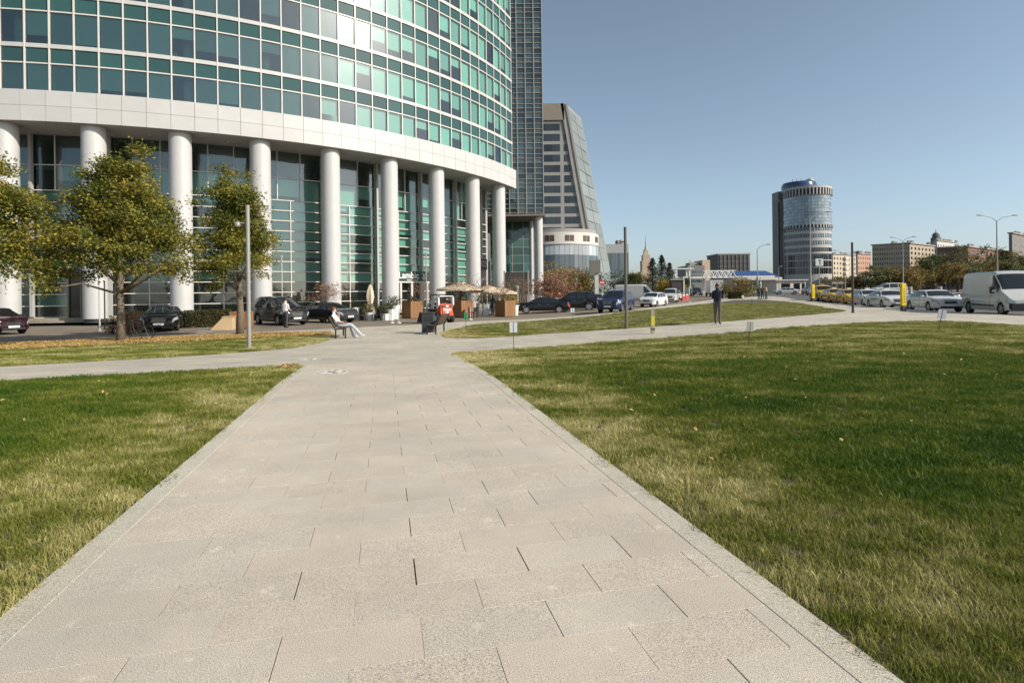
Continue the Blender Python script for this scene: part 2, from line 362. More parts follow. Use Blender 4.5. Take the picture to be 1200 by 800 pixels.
while s < sL-0.3:
    a = inL - (0.3 if row % 2 else 0.0) - 0.03
    while a < inR-0.02:
        l_, r_ = max(a, inL), min(a+0.6, inR)
        if r_-l_ > 0.06:
            gap = random.choice([0.0012, 0.0015, 0.002, 0.003, 0.005, 0.007])
            wd = round(r_-l_-gap, 3); key = wd
            if key not in cache: cache[key] = slab_mesh(wd, 0.2988)
            x, y = pw((l_+r_)/2, s+0.15); o = put('paving_slab', cache[key], path)
            o.matrix_local = Matrix.Translation((x, y, gz(x, y)+random.uniform(-0.0012, 0.0012))) @ slope_rot(x, y) @ Matrix.Rotation(PR+random.uniform(-.001, .001), 4, 'Z') @ Matrix.Rotation(random.uniform(-.0015, .0015), 4, 'X')
            nsl += 1
        a += 0.6
    s += 0.3; row += 1
kerb_me = {}
def kerb_mesh(L_):
    mb = MB(); x, y, h, b = KW/2-0.001, L_/2, 0.06, 0.003
    sec = [(-x, -h), (-x, -b), (-x+b, 0), (x-b, 0), (x, -b), (x, -h)]
    mb.hull([(p, -y, q) for p, q in sec], [(p, y, q) for p, q in sec]); return mb.mesh('edge_stone', M_kerb)
km = kerb_mesh(0.995)
for aa, s1 in ((aL+KW/2, sL-0.15), (aR-KW/2, sR-0.2)):
    s = -1.0
    while s+1.0 <= s1+0.5:
        x, y = pw(aa, s+0.5); o = put('edge_stone', km, path)
        o.matrix_local = Matrix.Translation((x, y, gz(x, y)+0.001)) @ slope_rot(x, y) @ Matrix.Rotation(PR, 4, 'Z'); s += 1.0
# bed strip between left-lawn tip and right-lawn tip already covered by pavement; two round flush covers
def cover(u, v, r, lab):
    p = G(u, v); t = thing('service_cover', lab, 'manhole cover', p, 0, 'round covers set in the paving')
    mc = mat('cover_stone', (0.60, 0.57, 0.51), 0.8, var=0.3, vscale=14)
    md = mat('cover_gap', (0.26, 0.24, 0.21), 0.9)
    mb = MB(); mb.lathe([(r, -0.01), (r, 0.006), (r*0.9, 0.006), (r*0.9, -0.01)], 28); mb.build('rim', mc, t)
    mb = MB(); mb.lathe([(r*0.88, -0.01), (r*0.88, 0.004), (0.001, 0.004)], 28); mb.build('lid', md, t)
    for k in range(8):
        a = k*pi/4+.2; mb = MB(); mb.box((r*0.55*cos(a), r*0.55*sin(a), 0.006), (r*0.45, r*0.22, 0.01), a); mb.build('stud', mc, t)
cover(388, 436, 0.33, 'pale round cover in the paving farther from the side path')
cover(362, 421, 0.30, 'pale round cover at the mouth of the left side path')

# ---- lawns
def grass_mat():
    m = bpy.data.materials.new('grass'); m.use_nodes = True; nt = m.node_tree; L = nt.links.new
    b = nt.nodes['Principled BSDF']; out = nt.nodes['Material Output']; b.inputs['Roughness'].default_value = 0.6; b.inputs['Specular IOR Level'].default_value = 0.25
    geo = _n(nt, 'ShaderNodeNewGeometry')
    dt = _n(nt, 'ShaderNodeVectorMath', operation='DOT_PRODUCT'); dt.inputs[1].default_value = (PN.x, PN.y, 0); L(geo.outputs['Position'], dt.inputs[0])
    ab = _n(nt, 'ShaderNodeMath', op='ABSOLUTE'); L(dt.outputs['Value'], ab.inputs[0])
    near = _n(nt, 'ShaderNodeMapRange', interpolation_type='SMOOTHSTEP'); near.inputs[1].default_value = 2.2; near.inputs[2].default_value = 4.4; near.inputs[3].default_value = 0.20; near.inputs[4].default_value = -0.10; L(ab.outputs[0], near.inputs[0])
    far = _n(nt, 'ShaderNodeSeparateXYZ'); L(geo.outputs['Position'], far.inputs[0])
    fy = _n(nt, 'ShaderNodeMapRange', interpolation_type='SMOOTHSTEP'); fy.inputs[1].default_value = 10.5; fy.inputs[2].default_value = 15; fy.inputs[3].default_value = 0; fy.inputs[4].default_value = 0.25; L(far.outputs[1], fy.inputs[0])
    mp = _n(nt, 'ShaderNodeMapping'); mp.inputs['Scale'].default_value = (0.55, 1.0, 0.5); mp.inputs['Rotation'].default_value = (0, 0, 0.7); mp.inputs['Location'].default_value = (3.1, 1.7, 0); L(geo.outputs['Position'], mp.inputs[0])
    n1 = _n(nt, 'ShaderNodeTexNoise'); n1.inputs['Scale'].default_value = 1.0; n1.inputs['Detail'].default_value = 5; n1.inputs['Roughness'].default_value = 0.62; L(mp.outputs[0], n1.inputs['Vector'])
    n2 = _n(nt, 'ShaderNodeTexNoise'); n2.inputs['Scale'].default_value = 3.6; n2.inputs['Detail'].default_value = 4; L(geo.outputs['Position'], n2.inputs['Vector'])
    n3 = _n(nt, 'ShaderNodeTexNoise'); n3.inputs['Scale'].default_value = 70.0; n3.inputs['Detail'].default_value = 1; L(geo.outputs['Position'], n3.inputs['Vector'])
    def add(a_, b_, k=1.0):
        x = _n(nt, 'ShaderNodeMath', op='MULTIPLY_ADD'); L(b_, x.inputs[0]); x.inputs[1].default_value = k; L(a_, x.inputs[2]); return x.outputs[0]
    v = add(near.outputs[0], fy.outputs[0]); v = add(v, n1.outputs[0], 1.35); v = add(v, n2.outputs[0], 0.66); v = add(v, n3.outputs[0], 0.42)
    off = _n(nt, 'ShaderNodeMath', op='SUBTRACT'); off.inputs[1].default_value = 0.73; L(v, off.inputs[0])
    cr = _n(nt, 'ShaderNodeValToRGB'); e = cr.color_ramp.elements
    e[0].position = 0.06; e[0].color = (0.040, 0.088, 0.006, 1); e[1].position = 0.95; e[1].color = (0.62, 0.55, 0.27, 1)
    for p_, c_ in ((0.24, (0.062, 0.118, 0.009)), (0.42, (0.115, 0.160, 0.015)), (0.58, (0.20, 0.215, 0.036)), (0.75, (0.40, 0.37, 0.13))):
        x = e.new(p_); x.color = (*c_, 1)
    L(off.outputs[0], cr.inputs[0]); L(cr.outputs[0], b.inputs['Base Color'])
    tl = _n(nt, 'ShaderNodeBsdfTranslucent'); L(cr.outputs[0], tl.inputs[0])
    mx = _n(nt, 'ShaderNodeMixShader'); mx.inputs[0].default_value = 0.3; L(b.outputs[0], mx.inputs[1]); L(tl.outputs[0], mx.inputs[2]); L(mx.outputs[0], out.inputs[0])
    return m
M_grass = grass_mat()
M_soil = mat('lawn_soil', (0.085, 0.072, 0.035), 0.95, var=0.4, vscale=5)
lawn_near_left = [pw(aL-0.02, -5), pw(aL-0.02, sL-0.15), pw(aL-0.2, sL-0.02), edgeL[1], edgeL_far, (-30, -5)]
rtip = [pw(aR+0.02, sR-0.25), pw(aR+0.12, sR-0.06)]+gpix([(552, 412.3), (600, 408.4), (700, 400.5), (850, 390.4), (1000, 378.4), (1060, 376), (1120, 376), (1200, 381.5)])
lawn_near_right = [pw(aR+0.02, -5)]+rtip+[(22.25, 14), (19.9, -5)]
lawn_strip = gpix([(-300, 443), (0, 429.5), (200, 418.5), (345, 407.5), (380, 400.5), (393, 395), (388, 390), (300, 392), (150, 398), (0, 404.2), (-300, 417)])
lawn_mid = gpix([(517, 392.5), (522, 395.8), (560, 396.4), (640, 391), (700, 387.2), (780, 381.5), (835, 378), (890, 373.8), (940, 369.8), (985, 365.6), (992, 364.3), (970, 361), (945, 356.4), (920, 353), (890, 351.2), (860, 351.6), (835, 354.6), (780, 361.5), (700, 370), (600, 377.6), (560, 379.8), (530, 386)])
lawns = []
for nm, pl, dz_ in (('lawn', lawn_near_left, -.022), ('lawn', lawn_near_right, -.022), ('lawn', lawn_strip, .008), ('lawn', lawn_mid, .008)):
    lawns.append(struct(sheet(nm, pl, dz_, M_soil, 1.0, skirt=0.03)))

# grass tufts: instanced over the lawns (points with a size and a turn)
def tuft(i, nb, spread, hmin, hmax, wd):
    V = []
    for _ in range(nb):
        a = random.random()*2*pi; r = spread*sqrt(random.random()); x, y = r*cos(a), r*sin(a)
        h = random.uniform(hmin, hmax); la = random.random()*2*pi; ln = h*random.uniform(0.15, 0.9); wa = random.random()*pi
        dx, dy = cos(wa)*wd/2, sin(wa)*wd/2; mx_, my_ = x+cos(la)*ln*0.35, y+sin(la)*ln*0.35
        V.append([(x-dx, y-dy, 0), (x+dx, y+dy, 0), (mx_+dx*.8, my_+dy*.8, h*.6), (mx_-dx*.8, my_-dy*.8, h*.6)])
        V.append([(mx_-dx*.8, my_-dy*.8, h*.6), (mx_+dx*.8, my_+dy*.8, h*.6), (x+cos(la)*ln, y+sin(la)*ln, h), (x+cos(la)*ln, y+sin(la)*ln, h+.0005)])
    o = bpy.data.objects.new('grass_tuft', quads_mesh('grass_tuft', np.array(V), M_grass)); return o
tcol = bpy.data.collections.new('grass_tufts')
for i in range(6): tcol.objects.link(tuft(i, 36, 0.07, 0.018, 0.054, 0.0040))
tcol2 = bpy.data.collections.new('grass_tufts_coarse')
for i in range(5): tcol2.objects.link(tuft(i, 40, 0.15, 0.02, 0.065, 0.010))
def inpoly(pts, poly):
    x, y = pts[:, 0], pts[:, 1]; ins = np.zeros(len(pts), bool); n = len(poly)
    for i in range(n):
        x0, y0 = poly[i]; x1, y1 = poly[(i+1) % n]
        if y0 == y1: continue
        c = ((y0 > y) != (y1 > y)) & (x < (x1-x0)*(y-y0)/(y1-y0)+x0); ins ^= c
    return ins
def gz_np(x, y):
    s = lambda t: (lambda q: q*q*(3-2*q))(np.clip(t, 0, 1))
    return -0.36*s((y-9)/11)*s((11-x)/11) + 0.55*s((y-45)/40)*s((x-18)/25)
def scatter(name, poly, bands, coll, lift=-0.024, smin=0.75, smax=1.3):
    out = []
    xs = [p[0] for p in poly]; ys = [p[1] for p in poly]
    for y0, y1, dens, xlim in bands:
        xa, xb = max(min(xs), xlim[0]), min(max(xs), xlim[1]); ya, yb = max(min(ys), y0), min(max(ys), y1)
        if xb <= xa or yb <= ya: continue
        n = int((xb-xa)*(yb-ya)*dens); p = np.c_[xa+(xb-xa)*rng.random(n), ya+(yb-ya)*rng.random(n)]
        out.append(p[inpoly(p, poly)])
    p = np.concatenate(out); z = gz_np(p[:, 0], p[:, 1])+lift
    me = bpy.data.meshes.new(name); me.vertices.add(len(p)); me.vertices.foreach_set('co', np.c_[p, z].reshape(-1).astype(np.float32)); me.update()
    o = put(name, me)
    ng = bpy.data.node_groups.new(name, 'GeometryNodeTree'); ng.interface.new_socket('Geometry', in_out='INPUT', socket_type='NodeSocketGeometry'); ng.interface.new_socket('Geometry', in_out='OUTPUT', socket_type='NodeSocketGeometry')
    N = ng.nodes.new; gi, go = N('NodeGroupInput'), N('NodeGroupOutput'); ip = N('GeometryNodeInstanceOnPoints'); ci = N('GeometryNodeCollectionInfo')
    ci.inputs['Collection'].default_value = coll; ci.inputs['Separate Children'].default_value = True; ci.inputs['Reset Children'].default_value = True
    ip.inputs['Pick Instance'].default_value = True
    rv = N('FunctionNodeRandomValue'); rv.data_type = 'FLOAT_VECTOR'; rv.inputs[0].default_value = (-.12, -.12, 0); rv.inputs[1].default_value = (.12, .12, 6.28)
    rs = N('FunctionNodeRandomValue'); rs.data_type = 'FLOAT'; rs.inputs[2].default_value = smin; rs.inputs[3].default_value = smax
    ri = N('FunctionNodeRandomValue'); ri.data_type = 'INT'; ri.inputs[4].default_value = 0; ri.inputs[5].default_value = len(coll.objects)-1; ri.inputs['Seed'].default_value = 5
    l = ng.links.new; l(gi.outputs[0], ip.inputs['Points']); l(ci.outputs[0], ip.inputs['Instance']); l(rv.outputs[0], ip.inputs['Rotation']); l(rs.outputs[1], ip.inputs['Scale']); l(ri.outputs[2], ip.inputs['Instance Index']); l(ip.outputs[0], go.inputs[0])
    md = o.modifiers.new('scatter', 'NODES'); md.node_group = ng
    return o
W_ = (-30, 40)
fine = [(-0.5, 3, 420, (-6, 6)), (3, 6, 380, (-8, 9)), (6, 9, 260, (-10, 12)), (9, 13, 150, (-14, 16))]
coarse = [(13, 19, 60, (-24, 27)), (19, 28, 36, (-34, 30)), (28, 60, 14, (-34, 40)), (9, 13, 40, (-20, 22)), (4, 9, 30, (-16, 22))]
for nm, pl, lab in (('grass', lawn_near_left, 'patchy green grass of the lawn left of the path'), ('grass', lawn_near_right, 'patchy green and straw coloured grass of the big right lawn')):
    o = stuff(scatter(nm, pl, fine, tcol)); tag(o, lab, 'grass')
    o = stuff(scatter(nm, pl, coarse, tcol2)); tag(o, 'longer grass tufts growing through '+('the left lawn' if pl is lawn_near_left else 'the big right lawn'), 'grass')
o = stuff(scatter('grass', lawn_strip, coarse, tcol2, lift=.006)); tag(o, 'thin grass of the strip between side path and drive', 'grass')
o = stuff(scatter('grass', lawn_mid, coarse, tcol2, lift=.006)); tag(o, 'mown grass of the lawn between crossing path and road', 'grass')

# fallen leaves: on the lawns, and drifts under the trees along the drive
M_dead = leafmat('dead_leaf', [(0.30, 0.15, 0.05), (0.42, 0.26, 0.09), (0.50, 0.36, 0.16), (0.55, 0.40, 0.10)], trans=0.1)
def litter(name, poly, n, size, lift, label, box_=None):
    xs = [p[0] for p in poly]; ys = [p[1] for p in poly]; b_ = box_ or (min(xs), max(xs), min(ys), max(ys))
    p = np.c_[b_[0]+(b_[1]-b_[0])*rng.random(n), b_[2]+(b_[3]-b_[2])*rng.random(n)]; p = p[inpoly(p, poly)]
    c = np.c_[p, gz_np(p[:, 0], p[:, 1])+lift]; o = put(name, quads_mesh(name, leaves(c, size, flat=2.5), M_dead)); stuff(o); tag(o, label, 'leaves'); return o
litter('fallen_leaves', lawn_near_right, 420, 0.05, 0.06, 'scattered brown and yellow leaves lying on the big right lawn', (1, 22, 1, 27))
litter('fallen_leaves', lawn_near_left, 160, 0.05, 0.06, 'scattered dry leaves lying on the left lawn', (-14, -1, 2, 13))
drift = gpix([(-300, 422), (0, 410.5), (150, 404), (300, 397), (388, 392.5), (388, 389.4), (300, 391), (150, 397), (0, 403), (-300, 415)])
litter('fallen_leaves', drift, 190000, 0.08, 0.05, 'drift of tan fallen leaves along the drive edge under the trees')
tip_drift = gpix([(340, 433), (352, 427), (335, 427.6), (325, 431)])
litter('fallen_leaves', tip_drift, 500, 0.05, 0.03, 'small drift of leaves at the corner of the left lawn')
tip2 = gpix([(545, 413), (580, 411), (570, 420), (552, 419)])
litter('fallen_leaves', tip2, 220, 0.05, 0.05, 'few dry leaves at the corner of the big right lawn')
tip3 = gpix([(517, 392), (522, 396), (560, 396), (580, 390), (540, 386)])
litter('fallen_leaves', tip3, 1200, 0.06, 0.04, 'orange brown leaves on the grass beside the litter bin')
# ================================================================== ROUND OFFICE TOWER
TC = Vector((-43.33, 87.0)); RC = 46.31; Z0 = -0.36             # centre and radius of its column ring
PHI_E = 68.0; COLS = [15.1+7.08*k for k in range(-3, 8)]
M_panel = mat('white_cladding', (0.52, 0.51, 0.485), 0.42, var=0.05, vscale=0.8, objvar=0.035)
M_col = mat('column_paint', (0.50, 0.495, 0.48), 0.5, var=0.05, vscale=1.2)
M_frame = mat('window_frame_white', (0.66, 0.62, 0.56), 0.4)
M_soffit = mat('soffit_grey', (0.44, 0.43, 0.41), 0.7, var=0.06)
M_darkmetal = mat('dark_metal', (0.055, 0.055, 0.058), 0.45, 0.3)
M_glass = glass('teal_glass', (0.47, 0.73, 0.655), 1.5, 0.012, (0.84, 1.0, 0.97), 0.014, 0.08)
M_glass_low = glass('teal_lobby_glass', (0.44, 0.72, 0.64), 1.5, 0.01, (0.85, 1.0, 0.96), 0.012, 0.07)
M_span = mat('spandrel_glass', (0.030, 0.084, 0.077), 0.06, spec=0.7, objvar=0.16)
M_blind = mat('roller_blind', (0.70, 0.74, 0.71), 0.8, objvar=0.28)
M_room = mat('office_wall', (0.22, 0.21, 0.19), 0.9)
M_ceil = mat('office_ceiling', (0.55, 0.54, 0.5), 0.9)
M_carpet = mat('office_carpet', (0.10, 0.095, 0.09), 0.95)
M_dark = mat('recess_dark', (0.03, 0.03, 0.032), 0.8)
tower = thing('office_tower', 'round white office tower with teal windows raised on tall white columns', 'building', (TC.x, TC.y, Z0))
def pol(r, ph, z=0.0): a = radians(ph); return Vector((r*sin(a), -r*cos(a), z))
def ringarc(mb, r0, r1, z0, z1, p0, p1, step=1.92, mi=0):       # solid ring segment
    n = max(1, int(math.ceil((p1-p0)/step-1e-6))); rows = []
    for k in range(n+1):
        p = p0+(p1-p0)*k/n; rows.append([pol(r1, p, z0), pol(r0, p, z0), pol(r0, p, z1), pol(r1, p, z1)])
    mb.grid(rows, mi, closed=True); o = len(mb.v)-4*(n+1)
    mb.f.append((o, o+1, o+2, o+3)); mb.m.append(mi); e = o+4*n; mb.f.append((e+3, e+2, e+1, e)); mb.m.append(mi)
# columns
cm = MB(); cm.lathe([(0.70, 0.30), (0.80, 0.30), (0.80, 14.64), (0.2, 14.64)], 40); col_me = cm.mesh('column', M_col, smooth=40)
cb = MB(); cb.lathe([(0.72, 0.0), (0.72, 0.32)], 32); cb_me = cb.mesh('base_ring', M_darkmetal, smooth=40)
for p in COLS:
    o = put('column', col_me, tower, pol(RC, p)); put('base_ring', cb_me, o)
# soffit, fascia panels
RF = 47.55; BAY = 1.92; PH0 = PHI_E-0.25-BAY*40
zs = lambda z: z-Z0                                                # heights below are above the datum
mb = MB(); ringarc(mb, 33.0, RF-0.06, zs(14.27), zs(14.6), PH0, PHI_E); mb.build('soffit', M_soffit, tower)
mb = MB(); mb.lathe([(0.09, -0.0), (0.09, -0.02), (0.001, -0.02)], 10); dl_me = mb.mesh('soffit_light', mat('downlight', (0.8, 0.78, 0.7), 0.4))
for p in [PH0+3.54*k for k in range(1, 21)]: put('soffit_light', dl_me, tower, pol(RF-2.4, p, zs(14.26)))
pm = MB(); hw = RF*radians(BAY)/2-0.012
pm.hull([(-hw, -0.0, 0), (hw, -0.0, 0), (hw, 0.12, 0), (-hw, 0.12, 0)], [(-hw, -0.0, 1.085), (hw, -0.0, 1.085), (hw, 0.12, 1.085), (-hw, 0.12, 1.085)])
pan_me = pm.mesh('fascia_panel', M_panel)
for k in range(40):
    p = PH0+BAY*(k+0.5)
    for zr in (14.24, 15.345):
        put('fascia_panel', pan_me, tower, pol(RF*cos(radians(BAY/2))-0.0, p, zs(zr)), radians(p))
mb = MB(); ringarc(mb, RF-0.75, RF-0.05, zs(14.3), zs(16.42), PH0, PHI_E); mb.build('fascia_back', mat('fascia_joint', (0.10, 0.10, 0.10), 0.8), tower)
mb = MB(); ringarc(mb, RF-0.9, RF-0.02, zs(16.435), zs(16.47), PH0, PHI_E); mb.build('ledge', M_panel, tower)
# storeys of glass
RG = 46.95; PIT = 3.82; NST = 7; ZB = 19.86
zb = [16.5-0.15]+[ZB+PIT*k for k in range(NST)]                  # band centres (the first is the ledge)
bw = 0.30
for k in range(1, len(zb)):
    mb = MB(); ringarc(mb, RG-0.5, RG+0.09, zs(zb[k]-bw/2), zs(zb[k]+bw/2), PH0, PHI_E); mb.build('floor_band', M_panel, tower)
trz = []
for k in range(len(zb)-1):
    t = (zb[k+1]-bw/2-1.13) if k else zb[1]-bw/2-1.12
    trz.append(t)
    mb = MB(); ringarc(mb, RG-0.1, RG+0.075, zs(t-0.045), zs(t+0.045), PH0, PHI_E); mb.build('transom', M_frame, tower)
mm = MB(); mm.box((0, 0, (zb[-1]-16.4)/2), (0.085, 0.22, zb[-1]-16.4)); mul_me = mm.mesh('mullion', M_frame)
for k in range(41): put('mullion', mul_me, tower, pol(RG, PH0+BAY*k, zs(16.42)), radians(PH0+BAY*k))
pane_me = {}
def pane(w_, h, m, nm, th=0.012):
    key = (round(w_, 3), round(h, 3), m.name)
    if key not in pane_me:
        q = MB(); q.add([(-w_/2, 0, 0), (w_/2, 0, 0), (w_/2, 0, h), (-w_/2, 0, h)], [(0, 1, 2, 3)]); pane_me[key] = q.mesh(nm, m, fix=False)
    return pane_me[key]
pw_ = RG*radians(BAY)-0.08; rest = {}; cand = []
for k in range(len(zb)-1):
    z0 = 16.46 if k == 0 else zb[k]+bw/2; z1 = trz[k]-0.045; z2 = trz[k]+0.045; z3 = zb[k+1]-bw/2
    for j in range(40):
        p = PH0+BAY*(j+0.5); c = TC.to_3d()+pol(RG, p); d = c.length
        u = 600+660*c.x/c.y; v = 343-660*(z1-1.5)/c.y
        vis = 0 if (u < -40 or v < -60) else 1/d**2
        cand.append((vis, k, j, z0, z1, z2, z3))
cand.sort(key=lambda q: -q[0]); wrest, srest = MB(), MB()
rb = random.Random(5)
for n_, (vis, k, j, z0, z1, z2, z3) in enumerate(sorted(cand, key=lambda q: -q[0])):
    p = PH0+BAY*(j+0.5); rr = RG*cos(radians(BAY/2))
    tilt = rb.uniform(-.004, .004)
    if n_ < 200:
        o = put('window_pane', pane(pw_, z1-z0, M_glass, 'window_pane'), tower, pol(rr, p, zs(z0))); o.rotation_euler = (rb.uniform(-.012, .012), 0, radians(p)+tilt*3)
        o = put('spandrel_pane', pane(pw_, z3-z2, M_span, 'spandrel_pane'), tower, pol(rr, p, zs(z2))); o.rotation_euler = (rb.uniform(-.003, .003), 0, radians(p)+tilt)
    else:
        a = radians(p); t = Vector((cos(a), sin(a), 0))
        for M_, (za, zc) in ((wrest, (z0, z1)), (srest, (z2, z3))):
            c = pol(rr, p); M_.add([c-t*pw_/2+Vector((0, 0, zs(za))), c+t*pw_/2+Vector((0, 0, zs(za))), c+t*pw_/2+Vector((0, 0, zs(zc))), c-t*pw_/2+Vector((0, 0, zs(zc)))], [(0, 1, 2, 3)])
    # roller blind behind the pane, drawn to some height
    if vis > 0:
        x = rb.random(); fr = 0 if x < 0.13 else (1.0 if x < 0.50 else rb.uniform(0.35, 0.95))
        if fr:
            q = MB(); h = (z1-z0)*fr; q.add([(-pw_/2+.02, 0, -h), (pw_/2-.02, 0, -h), (pw_/2-.02, 0, 0), (-pw_/2+.02, 0, 0)], [(0, 1, 2, 3)])
            o = q.build('roller_blind', M_blind, tower, fix=False); o.location = pol(rr-0.16, p, zs(z1)); o.rotation_euler = (0, 0, radians(p))
for M_, nm, m_ in ((wrest, 'window_pane', M_glass), (srest, 'spandrel_pane', M_span)): stuff(M_.build(nm, m_, tower, fix=False))
# inside: floors, ceilings, core wall, round columns, desks
for k in range(len(zb)):
    mb = MB(); ringarc(mb, RG-9, RG-0.32, zs(zb[k]-0.12), zs(zb[k]+0.10), PH0, PHI_E-0.5, 3.84); mb.build('floor_slab', M_carpet, tower)
    if k: mb = MB(); ringarc(mb, RG-9, RG-0.3, zs(zb[k]-1.22), zs(zb[k]-1.17), PH0, PHI_E-0.5, 3.84); mb.build('ceiling', M_ceil, tower)
mb = MB(); ringarc(mb, RG-9.4, RG-9.0, zs(14.6), zs(zb[-1]), PH0-2, PHI_E, 3.84); mb.build('core_wall', M_room, tower)
ic = MB(); ic.lathe([(0.42, 0), (0.42, zb[-1]-14.7)], 20); ic_me = ic.mesh('inner_column', M_col, smooth=40)
for p in COLS: put('inner_column', ic_me, tower, pol(RG-1.5, p+0.7, zs(14.65)))
mb = MB()
for k in range(len(zb)-1):
    for j in range(40):
        if rb.random() < 0.55:
            p = PH0+BAY*(j+rb.random()); c = pol(RG-1.1-rb.random(), p, zs(zb[k]+0.45)); mb.box(c, (rb.uniform(.5, 1.3), 0.5, rb.uniform(0.5, 0.9)), radians(p), mi=rb.choice([0, 1, 1]))
stuff(mb.build('desk_clutter', [M_blind, M_room], tower))
# end wall and roof
mb = MB(); c0, c1 = pol(RG+0.05, PHI_E), pol(RG-14, PHI_E); t = Vector((cos(radians(PHI_E)), sin(radians(PHI_E)), 0))*0.2
mb.hull([c0-t*.9, c0-t*.1, c1-t*.1, c1-t*.9], [q+Vector((0, 0, zs(zb[-1]))) for q in (c0-t*.9, c0-t*.1, c1-t*.1, c1-t*.9)]); 
for i in range(len(mb.v)): mb.v[i] = (mb.v[i][0], mb.v[i][1], mb.v[i][2]+(14.65-Z0 if mb.v[i][2] < 1 else 0))
mb.build('end_wall', M_panel, tower)
mb = MB(); ringarc(mb, RG-14, RG+0.1, zs(zb[-1]+0.16), zs(zb[-1]+0.9), PH0, PHI_E); mb.build('parapet', M_panel, tower)

# ---- recessed glazing behind the columns
RL = 43.55; LZ = 0.25
mb = MB(); ringarc(mb, RL-12, RL+1.3, 0.0, 0.34, PH0, PHI_E-1.2, 1.92); mb.build('plinth', M_fore, tower)
mb = MB(); ringarc(mb, RL+1.3, RL+1.75, 0.0, 0.17, 5, 16, 1.92); mb.build('step', M_fore, tower)
zr = [0.36+0.905*i for i in range(12)]+[10.315+1.98, 14.3-Z0]   # levels of the horizontal bars
edges = []
for i in range(len(COLS)-1):
    a = COLS[i]; edges.append((a, [a+7.08*f for f in (0, 0.30, 0.66, 1.0)], [a+7.08*f for f in (0, 0.5, 1.0)]))
hb = MB()
lob_me = MB(); 
for lv in zr: 
    q = MB(); ringarc(q, RL-0.06, RL+0.06, lv-0.036, lv+0.036, COLS[0], COLS[-1]+2.6, 2.36); q.build('glazing_bar', M_frame, tower)
vb1 = MB(); vb1.box((0, 0, (zr[11]-zr[0])/2), (0.07, 0.15, zr[11]-zr[0])); vb1 = vb1.mesh('mullion', M_frame)
vb2 = MB(); vb2.box((0, 0, (zr[13]-zr[11])/2), (0.07, 0.15, zr[13]-zr[11])); vb2 = vb2.mesh('mullion', M_frame)
lowr = MB(); npn = 0
for i, (a, tall, short) in enumerate(edges):
    for p in tall[:-1]: put('mullion', vb2, tower, pol(RL, p, zr[11]), radians(p))
    for p in short[:-1]: put('mullion', vb1, tower, pol(RL, p, zr[0]), radians(p))
    for r in range(13):
        ed = short if r < 11 else tall
        for p0, p1 in zip(ed[:-1], ed[1:]):
            n3 = 2 if p1-p0 > 3 else 1; pm_ = (p0+p1)/2; wd = 2*RL*sin(radians((p1-p0)/2))-0.07; h = zr[r+1]-zr[r]-0.07
            rr = RL*cos(radians((p1-p0)/2))
            o = put('lobby_pane', pane(wd, h, M_glass_low, 'lobby_pane'), tower, pol(rr, pm_, zr[r]+0.035)); o.rotation_euler = (rb.uniform(-.006, .006), 0, radians(pm_)+rb.uniform(-.008, .008))
            ch = 0.92 if r == 11 else (0.84 if 3 <= r <= 10 else (0.2 if r == 12 else 0.06))
            if rb.random() < ch:  # blinds, many added to brighten lobby glass in place of sky reflection
                q = MB(); hh = h*rb.choice([1, 1, .8, .6]); q.add([(-wd/2+.02, 0, -hh), (wd/2-.02, 0, -hh), (wd/2-.02, 0, 0), (-wd/2+.02, 0, 0)], [(0, 1, 2, 3)]); o = q.build('roller_blind', M_blind, tower, fix=False)
                o.location = pol(rr-0.25, pm_, zr[r+1]-.04); o.rotation_euler = (0, 0, radians(pm_))
for lv in (4.2, 8.1, 12.0):
    q = MB(); ringarc(q, RL-9, RL-0.4, lv, lv+0.35, COLS[0], COLS[-1], 2.36); q.build('floor_slab', M_room, tower)
q = MB(); ringarc(q, RL-9.4, RL-9, 0, 14.9, COLS[0]-3, COLS[-1]+2, 3.54); q.build('core_wall', mat('lobby_wall', (0.10, 0.09, 0.08), 0.8), tower)
q = MB(); t0, t1 = pol(RL, COLS[-1]+2.6), pol(RL-10, COLS[-1]+2.6); q.hull([t0, t0+Vector((.2, .1, 0)), t1+Vector((.2, .1, 0)), t1], [v_+Vector((0, 0, 14.6)) for v_ in (t0, t0+Vector((.2, .1, 0)), t1+Vector((.2, .1, 0)), t1)]); q.build('side_wall', M_soffit, tower)
# narrow dark piers set behind each column
pr = MB(); pr.box((0, 0, 7.2), (0.2, 0.3, 14.2)); pr_me = pr.mesh('rear_pier', mat('pier_grey', (0.42, 0.42, 0.40), 0.6))
for p in COLS: put('rear_pier', pr_me, tower, pol(RL+0.3, p+0.1, 0.34), radians(p))
# glazed entrance porch with dark doors
ent = put('entrance', None, tower, pol(RL+0.25, 13.15, 0.34), radians(13.15))
q = MB()
for x in (-1.3, -0.45, 0.45, 1.3): q.box((x, 0, 1.9), (0.09, 0.3, 3.8))
q.box((0, 0, 3.85), (2.75, 0.32, 0.12)); q.build('door_frame', mat('bronze_frame', (0.20, 0.17, 0.13), 0.4, 0.5), ent)
for x in (-0.87, 0, 0.87):
    d_ = MB(); d_.box((x, 0.02, 1.9), (0.76, 0.03, 3.74)); d_.build('door', mat('dark_door_glass', (0.012, 0.013, 0.013), 0.08, spec=0.8), ent)
